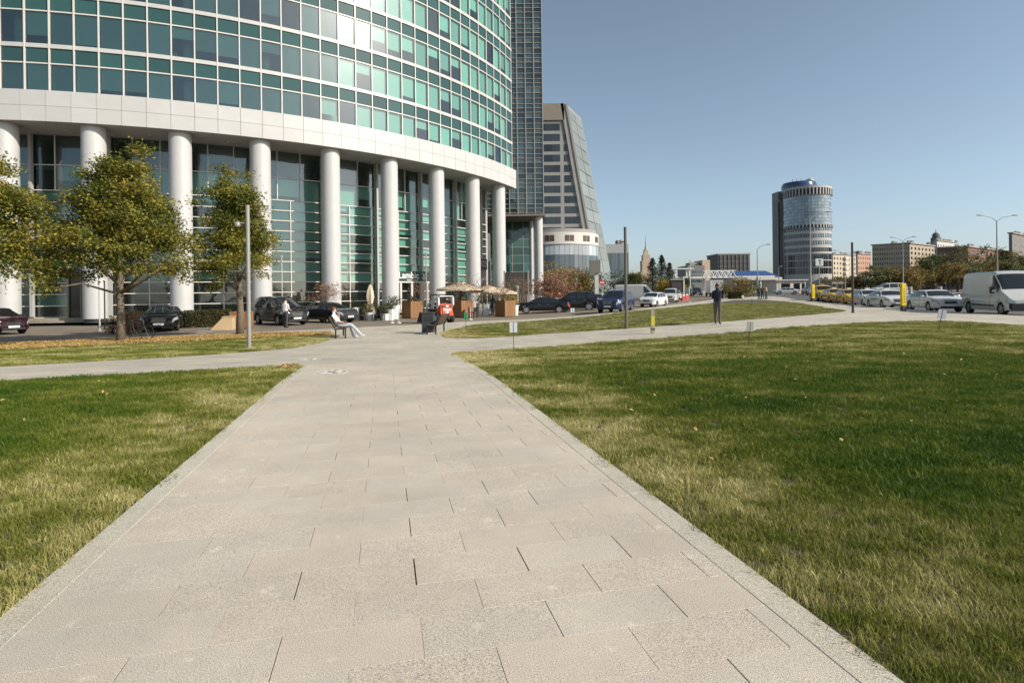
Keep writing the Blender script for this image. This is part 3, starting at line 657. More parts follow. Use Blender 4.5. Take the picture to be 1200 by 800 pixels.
# restaurant front: sign board, portal; street-number board
SIGNF = bpy.data.fonts.get('Bfont') or None
def textobj(name, s, size, m, parent, loc, rot, ext=0.015, align='CENTER', bold=0.0):
    cu = bpy.data.curves.new(name, 'FONT'); cu.body = s; cu.size = size; cu.extrude = ext; cu.align_x = align; cu.align_y = 'CENTER'; cu.offset = bold
    tmp = bpy.data.objects.new(name, cu); C.objects.link(tmp)
    bpy.context.view_layer.update(); me = bpy.data.meshes.new_from_object(tmp.evaluated_get(bpy.context.evaluated_depsgraph_get())); bpy.data.objects.remove(tmp)
    me.materials.clear(); me.materials.append(m); o = put(name, me, parent, loc); o.rotation_euler = rot; return o
a = 49.0; b_ = pol(RL+0.5, a, 0); portal = put('restaurant_front', None, tower, b_, radians(a))
q = MB(); q.box((0, 0, 3.68), (4.6, 0.12, 1.0)); q.build('sign_board', mat('sign_dark_green', (0.030, 0.055, 0.050), 0.4), portal)
M_let = mat('sign_letters', (0.78, 0.80, 0.76), 0.5)
textobj('lettering', 'Lambic', 0.92, M_let, portal, (-0.75, -0.09, 3.74), (pi/2, 0, 0), bold=0.018)
q = MB()
for s_ in (-1, 1): q.bar((1.25-0.22*s_, -0.09, 3.45), (1.25+0.24*s_, -0.09, 4.02), 0.05, 0.09)
q.box((1.25, -0.09, 3.4), (0.22, 0.05, 0.22)); q.build('emblem', M_let, portal)
q = MB()
for x in (-0.4, 0.4): q.box((x-0.3, -0.09, 3.27), (0.62, 0.03, 0.07))
q.build('underline_mark', M_let, portal)
q = MB()
for x in (-1.75, -0.35, 1.0, 1.75): q.box((x, 0, 1.55), (0.2 if x < 1.5 else .12, 0.2, 3.1))
q.box((0, 0, 3.08), (4.5, 0.3, 0.14)); q.build('portal_frame', M_frame, portal)
a = 64.5; nb = put('number_board', None, tower, pol(RL+0.55, a, 0), radians(a))
q = MB(); q.box((0, 0, 2.3), (1.5, 0.2, 4.6)); q.build('pier_cladding', mat('stone_pier', (0.30, 0.27, 0.23), 0.7, var=.1), nb)
q = MB(); q.box((0, -0.12, 5.35), (1.75, 0.12, 1.3)); q.build('board', mat('number_board_brown', (0.07, 0.05, 0.035), 0.6), nb)
textobj('lettering', '123', 1.0, mat('number_cream', (0.55, 0.48, 0.36), 0.6), nb, (0, -0.2, 5.35), (pi/2, 0, 0), bold=0.02)
q = MB(); q.box((0, -0.12, 3.5), (1.2, 0.06, 0.32)); q.build('plate', M_let, nb)
# ================================================================== OTHER BUILDINGS
def facade(parent, o, ux, w_, h, nx, nz, fx, fz, m_pane, recess=0.12, z_off=0.0, name='window', skip=None, sill=None, maxn=300):
    """windows on a wall: origin o, unit vector ux along the wall, outward normal = ux x up; shared mesh, one object each"""
    ux = Vector(ux).normalized(); nrm = ux.cross(Vector((0, 0, 1))); cw, chh = w_/nx, h/nz; ww, wh = cw*fx, chh*fz
    q = MB(); q.box((0, 0, 0), (ww, recess, wh)); me = q.mesh(name, m_pane); rz = atan2(ux.y, ux.x); n = 0; rest_ = MB()
    for k in range(nz):
        for i in range(nx):
            if skip and skip(i, k): continue
            c = Vector(o)+ux*(cw*(i+.5))+Vector((0, 0, z_off+chh*(k+.5)))-nrm*(recess/2-0.03)
            if n < maxn: put(name, me, parent, c, rz)
            else: rest_.box(c, (ww, recess, wh), rz)
            n += 1
    if rest_.v: stuff(rest_.build(name, m_pane, parent))
M_dglass = mat('dark_window_glass', (0.020, 0.026, 0.028), 0.07, spec=0.8, objvar=0.5)
M_bglass = mat('blue_window_glass', (0.075, 0.105, 0.125), 0.06, spec=0.9, objvar=0.4)
M_conc = mat('grey_concrete', (0.30, 0.29, 0.265), 0.85, var=0.12, vscale=0.4)
M_stone = mat('pale_stone', (0.50, 0.475, 0.43), 0.8, var=0.1, vscale=0.5)
# ---- dark glass tower behind the round one
Y1 = 82.0; xr = P(637.5, 200, Y1).x; zsof = P(620, 252, Y1).z; x0 = -16.0; gnd = gz(0, Y1)-0.13
t = thing('glass_tower', 'dark glass tower with a fine white grid beside the round tower', 'building', (0, Y1, gnd)); zt = 62.0
q = MB(); q.box(((x0+xr)/2, 13, (zsof+zt)/2-gnd), (xr-x0-0.3, 25.4, zt-zsof-.3)); q.build('core', mat('tower_core_dark', (0.04, 0.05, 0.05), 0.7), t)
cw = (P(628, 100, Y1).x-P(618, 100, Y1).x); nb = 7; rows = []; z = zsof+0.35; k = 0
while z < zt-1: 
    h = (0.62, 0.62, 0.80, 0.80, 0.80)[k % 5]; rows.append((z, h)); z += h; k += 1
M_g2 = glass('grey_green_glass', (0.30, 0.44, 0.42), 1.6, 0.01, (0.75, 0.9, 0.88), 0.012, 0.05)
M_bk = mat('tower_backing', (0.10, 0.15, 0.145), 0.7, objvar=0.6)
bar_m = mat('grid_bar', (0.42, 0.40, 0.35), 0.5)
bmz = MB(); bmz.box((0, 0, 0), (cw-0.04, 0.03, 1.0)); bme = bmz.mesh('tower_pane', M_bk)
pg = {}; npp = 0; restp = MB()
for (z, h) in rows:
    for j in range(nb):
        cx_ = xr-0.1-cw*(j+.5)
        if npp < 300 and z < 47 and j < 5:
            key = h
            if key not in pg: qq = MB(); qq.box((0, 0, 0), (cw-0.07, 0.04, h-0.06)); pg[key] = qq.mesh('tower_pane', mat('tower_dark_pane', (0.045, 0.075, 0.075), 0.05, spec=1.0, objvar=0.75))
            o = put('tower_pane', pg[key], t, (cx_, 0.03, z+h/2-gnd)); o.rotation_euler = (random.uniform(-.01, .01), 0, random.uniform(-.012, .012)); npp += 1
        else: restp.box((cx_, 0.03, z+h/2-gnd), (cw-0.07, 0.04, h-0.06))
stuff(restp.build('tower_pane', MATS['tower_dark_pane'], t))
for j in range(nb+1):
    q = MB(); q.box((xr-0.1-cw*j, -0.05, (zsof+zt)/2-gnd), (0.09, 0.2, zt-zsof)); q.build('mullion', bar_m, t)
hb_ = MB(); hb_.box((0, 0, 0), (cw*nb, 0.14, 0.05)); hb_me = hb_.mesh('glazing_bar', bar_m)
for (z, h) in rows: put('glazing_bar', hb_me, t, (xr-0.1-cw*nb/2, -0.02, z-gnd))
q = MB(); q.box((xr-4.4, 13, zsof-gnd), (9.0, 26.4, 0.3)); q.build('soffit', mat('soffit_brown', (0.20, 0.17, 0.15), .7), t)
for uu, dpt, r in ((631.5, 0.9, 0.62), (623, 5.0, 0.30)):
    q = MB(); x_ = P(uu, 300, Y1+dpt).x; q.lathe([(r, 0), (r, zsof-gnd-.2)], 24, (x_, dpt, 0)); q.build('column', M_col, t, smooth=40)
# glazed wall under it
yb = 7.0; xl, xb = P(575, 300, Y1+yb).x, P(626, 300, Y1+yb).x
q = MB(); q.box(((xl+xb)/2, yb+3, (zsof-gnd)/2), (xb-xl, 5.9, zsof-gnd-.3)); q.build('lobby_core', mat('lobby_dark', (0.05, 0.06, 0.06), .7), t)
nr = 10; hh = (zsof-gnd-.5)/nr
qq = MB(); ww = (xb-xl)/4; qq.box((0, 0, 0), (ww-.08, 0.05, hh-.08)); lpm = qq.mesh('lobby_pane', mat('lobby_teal_pane', (0.035, 0.10, 0.085), 0.05, spec=.8, objvar=.6))
for r in range(nr):
    for j in range(4): put('lobby_pane', lpm, t, (xl+ww*(j+.5), yb, .2+hh*(r+.5))).rotation_euler = (random.uniform(-.02, .02), 0, random.uniform(-.02, .02))
    q = MB(); q.box(((xl+xb)/2, yb-.02, .2+hh*r), (xb-xl, 0.12, 0.07)); q.build('glazing_bar', bar_m, t)
for j in range(5): q = MB(); q.box((xl+ww*j, yb-.02, (zsof-gnd)/2), (0.08, 0.14, zsof-gnd)); q.build('mullion', bar_m, t)

# ---- leaning wedge building
YW = 150.0; YR = 163.0
g0 = gz(12, YW)-0.2
t = thing('wedge_building', 'grey office block with a sloping glass end and ribbon windows', 'building', (0, YW, g0))
def L_(p): return Vector((p.x, p.y-YW, p.z-g0))
zt = P(640, 122, YW).z-g0
xl = P(560, 200, YW).x; xt = P(663, 122, YW).x; xb = P(703, 330, YW).x
xt2 = P(681, 138, YR).x; xb2 = P(721, 330, YR).x
M_w = mat('wedge_cladding', (0.27, 0.27, 0.25), 0.6, var=0.08, vscale=.3)
fr_ = [Vector((xl, 0, 0)), Vector((xb, 0, 0)), Vector((xt, 0, zt)), Vector((xl, 0, zt))]
bk_ = [Vector((xl, YR-YW+20, 0)), Vector((xb2+8, YR-YW+20, 0)), Vector((xt2, YR-YW+20, zt)), Vector((xl, YR-YW+20, zt))]
rr_ = [Vector((xl, YR-YW, 0)), Vector((xb2, YR-YW, 0)), Vector((xt2, YR-YW, zt)), Vector((xl, YR-YW, zt))]
q = MB(); q.hull(fr_, rr_); q.build('wall', M_w, t)
q = MB(); q.box(((xl+xt)/2, -0.2, zt-2.2), (xt-xl-1, 0.4, 4.4)); q.build('top_louvre', mat('wedge_louvre', (0.22, 0.19, 0.15), .7, var=.15, vscale=2), t)
def xe(z): return xt+(xb-xt)*(1-z/zt)
nfl = 11; zlo = P(640, 277, YW).z-g0; fh = (zt-4.9-zlo)/nfl; xm = P(659, 200, YW).x
for k in range(nfl):
    za = zlo+fh*k+0.55; zb_ = zlo+fh*(k+1)-0.35
    xs_ = [xl+1.2*i for i in range(100)]; xs_ = [x for x in xs_ if x < xm-0.4]
    # left ribbon: panes of about 3 m; right ribbon up to the sloping edge
    x = xm-0.5
    while x > P(630, 200, YW).x:
        q = MB(); q.box((x-1.0, 0, (za+zb_)/2), (1.9, 0.1, zb_-za)); q.build('window', M_dglass, t); x -= 2.0
    x = xm+0.5; e = xe(zb_)-1.5
    while x < e-0.3:
        w2 = min(1.9, e-x); q = MB(); q.box((x+w2/2, 0, (za+zb_)/2), (w2, 0.1, zb_-za)); q.build('window', M_dglass, t); x += 2.0
# sloping face: pale glass panels between ribs
M_sg = mat('pale_sloping_glass', (0.23, 0.25, 0.225), 0.2, spec=.6, objvar=.15)
A0, A1, B0, B1 = fr_[1], fr_[2], rr_[1], rr_[2]; nz = 15; nrm = (A1-A0).cross(B0-A0).normalized()
if nrm.x < 0: nrm = -nrm
for k in range(nz):
    f0, f1 = (k+.04)/nz, (k+.96)/nz
    if k >= nz-1: f1 = 0.985
    for a_, b_ in ((0.06, 0.5), (0.52, 0.96)):
        q = MB(); pts = [A0.lerp(A1, f0).lerp(B0.lerp(B1, f0), a_), A0.lerp(A1, f0).lerp(B0.lerp(B1, f0), b_), A0.lerp(A1, f1).lerp(B0.lerp(B1, f1), b_), A0.lerp(A1, f1).lerp(B0.lerp(B1, f1), a_)]
        q.hull([p-nrm*.05 for p in pts], [p+nrm*.08 for p in pts]); q.build('sloping_pane', M_sg, t)
q = MB(); q.bar(A0+Vector((-1.1, -.15, 0)), A1+Vector((-1.1, -.15, 0)), 0.5, 0.7); q.build('edge_rib', M_conc, t)
q = MB(); q.bar(A0+nrm*.1, A1+nrm*.1, 0.5, 0.5); q.build('edge_rib', M_w, t)
# round glazed podium
t = thing('round_podium', 'low round glazed drum with white top band under the wedge building', 'building', (P(652, 300, 140).x, 140, gz(8, 140)-.2))
gz_ = gz(8, 140)-.2; R_ = 10.4; z1, z2 = P(650, 272, 130).z-gz_, P(650, 286, 130).z-gz_; z3 = P(650, 311, 130).z-gz_
q = MB(); q.lathe([(R_-.3, 0), (R_-.3, z2), (R_, z2), (R_, z1), (0.01, z1+.4)], 48); q.build('drum', mat('podium_white', (0.62, 0.58, 0.53), .6), t, smooth=30)
q = MB(); q.lathe([(R_-.5, z1), (R_-.5, z1+0.9), (R_-.6, z1+.9)], 48); q.build('roof_rail', M_conc, t, smooth=30)
for k in range(40):
    a = -pi/2+(k-19.5)*2*pi/56; 
    for zz0, zz1, m_ in ((z3-3, z3+2.4, M_bglass), (z3+2.5, z2-.1, mat('podium_sky_glass', (0.42, 0.46, 0.49), .12, spec=.9, objvar=.4))):  # upper panes coloured pale for the bright sky they mirror
        q = MB(); q.box((0, 0, (zz0+zz1)/2), (0.10, 1.07, zz1-zz0)); o = q.build('podium_pane', m_, t); o.rotation_euler = (0, 0, a); o.location = ((R_-.28)*cos(a), (R_-.28)*sin(a), 0)
    if k % 4 in (1, 2): q = MB(); q.box((0, 0, (z1+z2)/2), (0.08, 1.0, (z1-z2)*.5)); o = q.build('window', mat('podium_slot', (0.10, 0.07, 0.05), .4), t); o.rotation_euler = (0, 0, a); o.location = (R_*cos(a), R_*sin(a), 0)
# small glass pavilion right of it
def block(name, label, u0, u1, vt, Y, depth, m, cat='building', base=None, rz=0):
    a, b = P(u0, 330, Y), P(u1, 330, Y); g = gz(a.x, Y)-.25; h = P((u0+u1)/2, vt, Y).z-g
    t = thing(name, label, cat, ((a.x+b.x)/2, Y+depth/2, g)); q = MB(); q.box((0, 0, h/2), (b.x-a.x, depth, h)); q.build('wall', m, t)
    return t, b.x-a.x, h
t, w_, h = block('glass_pavilion', 'low glass building with grey roof right of the wedge building', 700, 737, 286, 175, 14, mat('pavilion_grey', (.36, .37, .36), .6))
facade(t, (-w_/2, -7, h*.35), (1, 0, 0), w_, h*.5, 8, 1, .9, .92, M_bglass)
q = MB(); q.ball((w_*.42, 0, h+.8), (1.2, 1.2, 1.2)); q.build('roof_dome', M_conc, t, smooth='all')
# ---- spire tower far behind the spruces
t = thing('spire_tower', 'tan stepped high-rise with a needle spire behind the spruces', 'building', (P(757, 320, 620).x, 620, 0))
sc = 620/660; m_ = mat('tan_stone', (0.46, 0.36, 0.25), .8, var=.1, vscale=.1)
for w0, za, zb_ in ((16, 0, 24), (11, 24, 37), (8.2, 37, 44), (4.8, 44, 49)):
    q = MB(); q.box((0, 0, (za+zb_)/2*sc), (w0*sc*1.0, w0*sc, (zb_-za)*sc)); q.build('tier', m_, t)
q = MB(); q.lathe([(2.6*sc, 49*sc), (1.5*sc, 51*sc), (0.7*sc, 54*sc), (0.18*sc, 66*sc), (0.01, 66.1*sc)], 10); q.build('spire', M_conc, t)
for k in range(4):
    for i in range(3): q = MB(); q.box(((i-1)*2.4*sc, -11*sc/2, (6+5*k)*sc), (1.0*sc, .4, 3*sc)); q.build('window', M_dglass, t)
# ---- mid-distance blocks
t, w_, h = block('small_office_block', 'small grey office block with a tan stair tower and glazed storeys', 806, 826, 311, 260, 16, mat('office_grey', (.20, .20, .19), .8))
facade(t, (-w_/2, -8, h*.35), (1, 0, 0), w_, h*.5, 4, 3, .9, .55, M_bglass)
q = MB(); q.box((w_/2+1.4, 0, h*.6), (3.6, 12, h*1.2)); q.build('stair_tower', mat('tan_render', (.55, .40, .29), .85), t)
q = MB(); q.box((w_*.1, 0, h+.8), (w_*.5, 8, 1.6)); q.build('roof_plant', M_conc, t)
t, w_, h = block('dark_slab_block', 'dark grey flat slab block standing behind the white footbridge', 842, 879, 298.5, 420, 24, mat('slab_grey', (.135, .125, .115), .85))
facade(t, (-w_/2, -12, h*.3), (1, 0, 0), w_, h*.66, 14, 5, .86, .62, mat('slab_window', (.07, .068, .065), .35, spec=.5, objvar=.3))
for i in range(8): q = MB(); q.box((-w_/2+w_*(i+.5)/8, -12.2, h/2), (.35, .5, h)); q.build('fin', mat('slab_fin', (.17, .16, .15), .8), t)
q = MB(); q.box((0, 0, h+.5), (w_+.8, 25, 1)); q.build('cornice', M_conc, t)
t, w_, h = block('blue_roofed_hall', 'long low hall with a bright blue roof and white eaves', 862, 912, 325, 210, 20, mat('hall_white', (.55, .53, .5), .7))
q = MB(); q.hull([(-w_/2-1, -10.5, h), (w_/2+1, -10.5, h), (w_/2+3, 10, h), (-w_/2-1, 10, h)], [(-w_/2+0.5, -6, h+2.6), (w_/2-3, -6, h+2.6), (w_/2-3, 9, h+2.8), (-w_/2+.5, 9, h+2.8)]); q.build('roof', mat('blue_roof', (.03, .075, .19), .5, var=.15), t)
q = MB(); q.box((0, -10.6, h-.5), (w_+2.2, .4, .9)); q.build('eaves', mat('hall_eaves', (.62, .55, .48), .7), t)
facade(t, (-w_/2, -10, 0.6), (1, 0, 0), w_, h-1.8, 10, 1, .7, .9, M_dglass)
# ---- round tower in the distance
YT = 430.0; c = P(946, 320, YT); g = 0.3; px = YT/660
t = thing('round_skyscraper', 'tall round tower of pale stone and blue glass beside a dark flat wing', 'building', (c.x, YT, g)); R_ = 26.3*px
zof = lambda v: P(946, v, YT).z-g
z_t, z_b1, z_b2 = zof(222), zof(266), zof(232)
M_rt = mat('tower_pale_stone', (.42, .41, .385), .7, var=.08, vscale=.05); M_rg = mat('tower_pale_glass', (.20, .26, .29), .10, spec=1.0, objvar=.3)
q = MB(); q.lathe([(R_-.8, 0), (R_-.8, z_t-1.5), (R_, z_t-1.5), (R_, z_t), (.1, z_t)], 48); q.build('drum', M_rt, t, smooth=30)
nA = 30
zrow = [zof(v) for v in (322, 314, 306, 298, 290, 282, 274, 267)]
for k, (za, zb_) in enumerate(zip(zrow[:-1], zrow[1:])):        # lower storeys: stone grid, deep windows
    for j in range(nA):
        a = -pi/2+(j-nA/2+.5)*pi/nA*1.06; q = MB(); q.box((0, 0, (za+zb_)/2), (0.5, R_*pi/nA*.6, (zb_-za)*(.84 if k < 3 else .55))); o = q.build('window', M_dglass if (k < 4 or j < 12) else M_rg, t); o.location = ((R_-.75)*cos(a), (R_-.75)*sin(a), 0); o.rotation_euler = (0, 0, a)
zr2 = [zof(266-(266-233)*i/9) for i in range(10)]
gp = MB(); gp.box((0, 0, 0), (.3, R_*pi/24*1.0, (zr2[1]-zr2[0])*.93)); gme = gp.mesh('glass_panel', M_rg)
for k in range(9):
    for j in range(24):
        a = -pi/2+(j-11.5)*pi/24*1.06; put('glass_panel', gme, t, ((R_-.45)*cos(a), (R_-.45)*sin(a), (zr2[k]+zr2[k+1])/2)).rotation_euler = (0, 0, a+random.uniform(-.02, .02))
for za, zb_ in ((zof(268.5), zof(266)), (zof(231.5), zof(225))):  # dark open galleries with fins
    q = MB(); q.lathe([(R_-.2, za), (R_-.2, zb_)], 48); q.build('gallery', M_dark, t, smooth=30)
    for j in range(24):
        a = -pi/2+(j-11.5)*pi/24*1.06; q = MB(); q.box((R_*cos(a), R_*sin(a), (za+zb_)/2), (.9, .9, zb_-za+.6), a); q.build('fin', M_rt, t)
zc = zof(213.5)
q = MB(); q.lathe([(R_*.72, z_t-.2), (R_*.72, zc-2.5), (R_*.66, zc-.5), (.1, zc)], 40, (-7*px, 2, 0)); q.build('crown', mat('crown_blue', (.02, .05, .10), .15, spec=.9), t, smooth=30)
q = MB(); q.ball((6*px, 2, zc+1.6), (4.2*px, 4.2*px, 2.6*px)); q.build('radome', M_rt, t, smooth='all')
for i in range(5): q = MB(); q.tube([(-16*px+i*5*px, 0, zc-2), (-16*px+i*5*px, 0, zc+2.5)], .18, 5); q.build('mast', M_darkmetal, t)
# its dark wing
M_wing = mat('wing_dark', (.21, .20, .185), .8, var=.1, vscale=.1)
xl, xm_ = P(905.5, 320, YT+18).x-c.x, P(925, 320, YT).x-c.x
q = MB(); q.box(((xl+xm_)/2, 11, zof(232)/2), (xm_-xl, 10, zof(232))); q.build('wing', M_wing, t)
q = MB(); q.box((xm_-3*px, 13, zof(222)/2), (7*px, 10, zof(222))); q.build('wing_stair', mat('wing_grey', (.24, .23, .22), .8), t)
for i in range(7): q = MB(); q.box((xl+(xm_-xl-5)*(i+.5)/7, 5.9, zof(232)/2), (.5, .3, zof(236)-1)); q.build('fin', M_conc, t)
q = MB()
for k in range(26): q.box((xm_-2, 7.8, zof(318)+k*(zof(226)-zof(318))/26), (3.2, .3, 1.2))
stuff(q.build('wing_window', M_rg, t))
# ---- right-hand blocks
def apt(name, label, uL, uM, uR, vt, Y, m1, floors, n1, n2, dep=None, mwin=None, vtl=None):
    """apartment block seen on its corner uM: left wall uL-uM in shade, right wall uM-uR in sun"""
    g = .3; A = P(uM, vt, Y); h = A.z-g; ang = radians(38)
    t = thing(name, label, 'building', (A.x, Y, g))
    # solve wall lengths so that ends project to uL and uR
    def end(u, dx, dy):
        k = ray(u, vt)[0]; s_ = (k*Y-A.x)/(dx-k*dy); return max(1.0, s_)
    d1 = Vector((-cos(ang), sin(ang), 0)); d2 = Vector((sin(ang), cos(ang), 0))
    d1 = Vector((-.80, .60, 0)); d2 = Vector((.80, .60, 0))
    l1 = end(uL, d1.x, d1.y) if uL < uM else 8; l2 = end(uR, d2.x, d2.y)
    p0, p1, p2 = Vector((0, 0, 0)), d1*l1, d2*l2; p3 = p1+d2*l2
    q = MB(); q.prism([(p0.x, p0.y), (p2.x, p2.y), (p3.x, p3.y), (p1.x, p1.y)], 0, h); q.build('wall', m1, t)
    q = MB(); q.prism([tuple((p_+d_)[:2]) for p_, d_ in ((p0, Vector((0, -.9, 0))), (p2, Vector((.9, 0, 0))), (p3, Vector((0, .9, 0))), (p1, Vector((-.9, 0, 0))))], h, h+.7); q.build('cornice', M_conc, t)
    mw = mwin or M_dglass
    if uL < uM: facade(t, p1, -d1, l1, h*.96, n1, floors, .42, .5, mw)
    facade(t, p0, d2, l2, h*.96, n2, floors, .42, .5, mw)
    for i in range(9):
        q = MB(); x_ = p0.lerp(p1, random.random()).lerp(p2.lerp(p3, random.random()), random.random()); q.box((x_.x, x_.y, h+1.4), (1.2, 1.2, 1.6)); q.build('chimney', M_conc, t)
    return t, h, d1*l1, d2*l2
apt('apartment_block', 'long tan apartment block with many small windows and flat roof', 1022, 1066, 1095, 285.5, 330, mat('tan_brick', (.40, .325, .235), .85, var=.12, vscale=.2), 9, 16, 7)
apt('apartment_block', 'pink brick apartment block between round tower and long tan block', 1003, 1005, 1020.5, 297.5, 390, mat('pink_brick', (.46, .28, .20), .85, var=.1, vscale=.2), 7, 1, 6)
t, h, d1, d2 = apt('apartment_block', 'pale cream apartment block with balconies next to the round tower', 966, 976, 1003, 298, 440, mat('cream_render', (.52, .44, .33), .85, var=.1, vscale=.2), 7, 4, 8)
for k in range(7): q = MB(); p_ = d2*.5; q.box((p_.x+.6, p_.y-.8, h*(k+.35)/7), (6, 2.2, h*.06), atan2(d2.y, d2.x)); q.build('balcony', mat('balcony_white', (.6, .57, .5), .8), t)
apt('long_brick_block', 'long low dark red brick block behind the autumn trees', 1098, 1134, 1188, 289.5, 300, mat('dark_red_brick', (.20, .10, .075), .85, var=.2, vscale=.2), 5, 7, 12)
apt('white_hotel_block', 'white tiered block rising behind the red brick building', 1095, 1098, 1121, 282, 420, mat('hotel_white', (.55, .51, .46), .85, var=.1, vscale=.2), 8, 1, 8)
apt('grey_block', 'grey brown block with wide dark windows at the edge of the street view', 1182, 1186, 1240, 273.5, 330, mat('grey_brown', (.21, .185, .155), .85, var=.1, vscale=.2), 9, 1, 9)
# church-like tower on the skyline
t = thing('turret_tower', 'dark stepped turret with a small dome above the white block', 'tower', (P(1097, 300, 460).x, 460, .3)); b0 = P(1097, 284, 460).z
q = MB(); q.box((0, 0, b0/2), (9, 9, b0)); q.build('shaft', M_conc, t)
q = MB(); q.lathe([(3.6, b0), (3.6, b0+3.5), (2.6, b0+3.6), (2.6, b0+6), (1.6, b0+7.2), (.3, b0+8), (.12, b0+10.5), (.01, b0+10.6)], 12); q.build('dome', mat('dome_dark', (.10, .11, .10), .6), t, smooth=30)
# low cafe buildings and the pavilion in the middle
t, w_, h = block('cream_pavilion', 'low cream flat-roofed pavilion with two dark openings', 910, 944, 328.6, 150, 8, mat('pavilion_cream', (.62, .56, .46), .8), )
for a_, b_ in ((.17, .46), (.60, .80), (.88, .97)): q = MB(); q.box((-w_/2+w_*(a_+b_)/2, -4.0, h*.42), (w_*(b_-a_), .16, h*.72)); q.build('opening', M_dglass, t)
q = MB(); q.box((0, 0, h+.12), (w_+1, 9, .3)); q.build('roof', M_stone, t)
t, w_, h = block('grey_kiosk_row', 'row of low grey kiosks with dark glazing below the pink block', 975, 1022, 330, 140, 6, M_conc)
facade(t, (-w_/2, -3, .3), (1, 0, 0), w_, h*.8, 8, 1, .8, .8, M_dglass)
for i, (u, wd, lab) in enumerate(((1003.5, 2.2, 'white round tank on the kiosk roof nearest the lamp post'), (1013, 1.5, 'small white tank on the kiosk roof'), (1019, 3.0, 'low white tent roof beside the kiosks'))):
    p = P(u, 325, 141); t2 = thing('roof_tank', lab, 'tank', (p.x, 142, gz(p.x, 141)-.25+h)); q = MB(); q.lathe([(wd/2, 0), (wd/2, 1.1), (wd*.35, 1.6), (.01, 1.8)], 14); q.build('shell', mat('tank_white', (.68, .66, .6), .6), t2, smooth=40); q = MB(); q.lathe([(wd/2+.05, .5), (wd/2+.05, .6)], 14); q.build('band', M_conc, t2)
# ---- white footbridge / gantry across the road
YB = 165.0
t = thing('footbridge', 'white steel footbridge with truss rails crossing behind the road', 'bridge', (P(830, 330, YB).x, YB, gz(40, YB)-.25)); g = gz(40, YB)-.25; bx = P(830, 330, YB).x
xa, xb = P(786, 330, YB).x-bx, P(905, 330, YB).x-bx; zd = P(830, 325, YB).z-g
M_bw = mat('bridge_white', (.66, .64, .6), .6, var=.08)
q = MB(); q.box(((xa+xb)/2, 0, zd), (xb-xa, 3, .5)); q.build('deck', M_bw, t)
xt0, xt1 = P(826, 330, YB).x-bx, P(860, 330, YB).x-bx; hT = 1.9
for yy in (-1.5, 1.5):
    q = MB(); q.bar((xt0, yy, zd+hT), (xt1, yy, zd+hT), .22, .22); q.build('top_chord', M_bw, t)
    n = 5
    for i in range(n):
        x0_, x1_ = xt0+(xt1-xt0)*i/n, xt0+(xt1-xt0)*(i+1)/n; xmid = (x0_+x1_)/2
        q = MB(); q.bar((x0_, yy, zd), (xmid, yy, zd+hT), .2, .2); q.build('diagonal', M_bw, t); q = MB(); q.bar((xmid, yy, zd+hT), (x1_, yy, zd), .2, .2); q.build('diagonal', M_bw, t)
for x_ in (xa+1, xa+5, xt0, xt1, xb-4):
    for yy in (-1.2, 1.2): q = MB(); q.tube([(x_, yy, 0), (x_, yy, zd+(2.6 if x_ in (xa+1, xa+5) else 0))], .22, 8); q.build('leg', M_bw, t)
q = MB(); q.box((xa+3, 0, zd+2.6), (6.5, 3.4, .3)); q.build('canopy', M_bw, t)
# ================================================================== TREES AND PLANTS
M_bark = mat('bark', (0.16, 0.125, 0.09), 0.9, var=0.35, vscale=9, bump=0.8, bscale=30)
M_bark2 = mat('dark_bark', (0.06, 0.045, 0.035), 0.9, var=0.3, vscale=9)
LF_linden = leafmat('linden_leaf', [(0.04, 0.062, 0.012), (0.10, 0.13, 0.024), (0.18, 0.195, 0.036), (0.36, 0.29, 0.05), (0.58, 0.41, 0.08)])
LF_green = leafmat('green_leaf', [(0.025, 0.04, 0.012), (0.05, 0.075, 0.02), (0.09, 0.11, 0.03), (0.13, 0.13, 0.04)])
LF_hedge = leafmat('hedge_leaf', [(0.025, 0.035, 0.012), (0.06, 0.07, 0.022), (0.12, 0.11, 0.04), (0.20, 0.14, 0.06)])
LF_red = leafmat('red_leaf', [(0.16, 0.07, 0.045), (0.28, 0.14, 0.09), (0.40, 0.24, 0.16), (0.50, 0.34, 0.24)])
LF_aut = leafmat('autumn_leaf', [(0.07, 0.06, 0.02), (0.16, 0.12, 0.035), (0.28, 0.20, 0.06), (0.36, 0.24, 0.08)])
LF_olive = leafmat('olive_leaf', [(0.05, 0.055, 0.02), (0.11, 0.115, 0.045), (0.20, 0.19, 0.08), (0.26, 0.24, 0.11)])
LF_spruce = leafmat('spruce_needle', [(0.018, 0.032, 0.02), (0.03, 0.05, 0.03), (0.05, 0.07, 0.045), (0.07, 0.09, 0.06)], trans=0.1)
LF_yellow = leafmat('yellow_leaf', [(0.15, 0.12, 0.02), (0.30, 0.22, 0.03), (0.42, 0.30, 0.05), (0.50, 0.38, 0.10)])
def crown_pts(n, rx, ry, rz, zc, nclu, cs, lump=0.28, seed=0, low=-1.0, taper=0.0):
    r_ = np.random.default_rng(seed); off = r_.random(3)*50
    d = r_.normal(size=(nclu, 3)); d /= np.linalg.norm(d, axis=1)[:, None]; d[:, 2] = np.where(d[:, 2] < low, -d[:, 2], d[:, 2])
    rad = r_.random(nclu)**0.42
    sc = np.array([1+lump*2*mnoise.noise(Vector(q*1.7+off)) for q in d])
    c = d*(rad*sc)[:, None]*np.array([rx, ry, rz]); tp = 1-taper*np.clip(c[:, 2]/rz, -.6, 1); c[:, 0] *= tp; c[:, 1] *= tp
    k = r_.integers(0, nclu, n); p = c[k]+r_.normal(size=(n, 3))*cs*np.array([1, 1, 0.6]); p[:, 2] += zc
    c[:, 2] += zc; return p, c
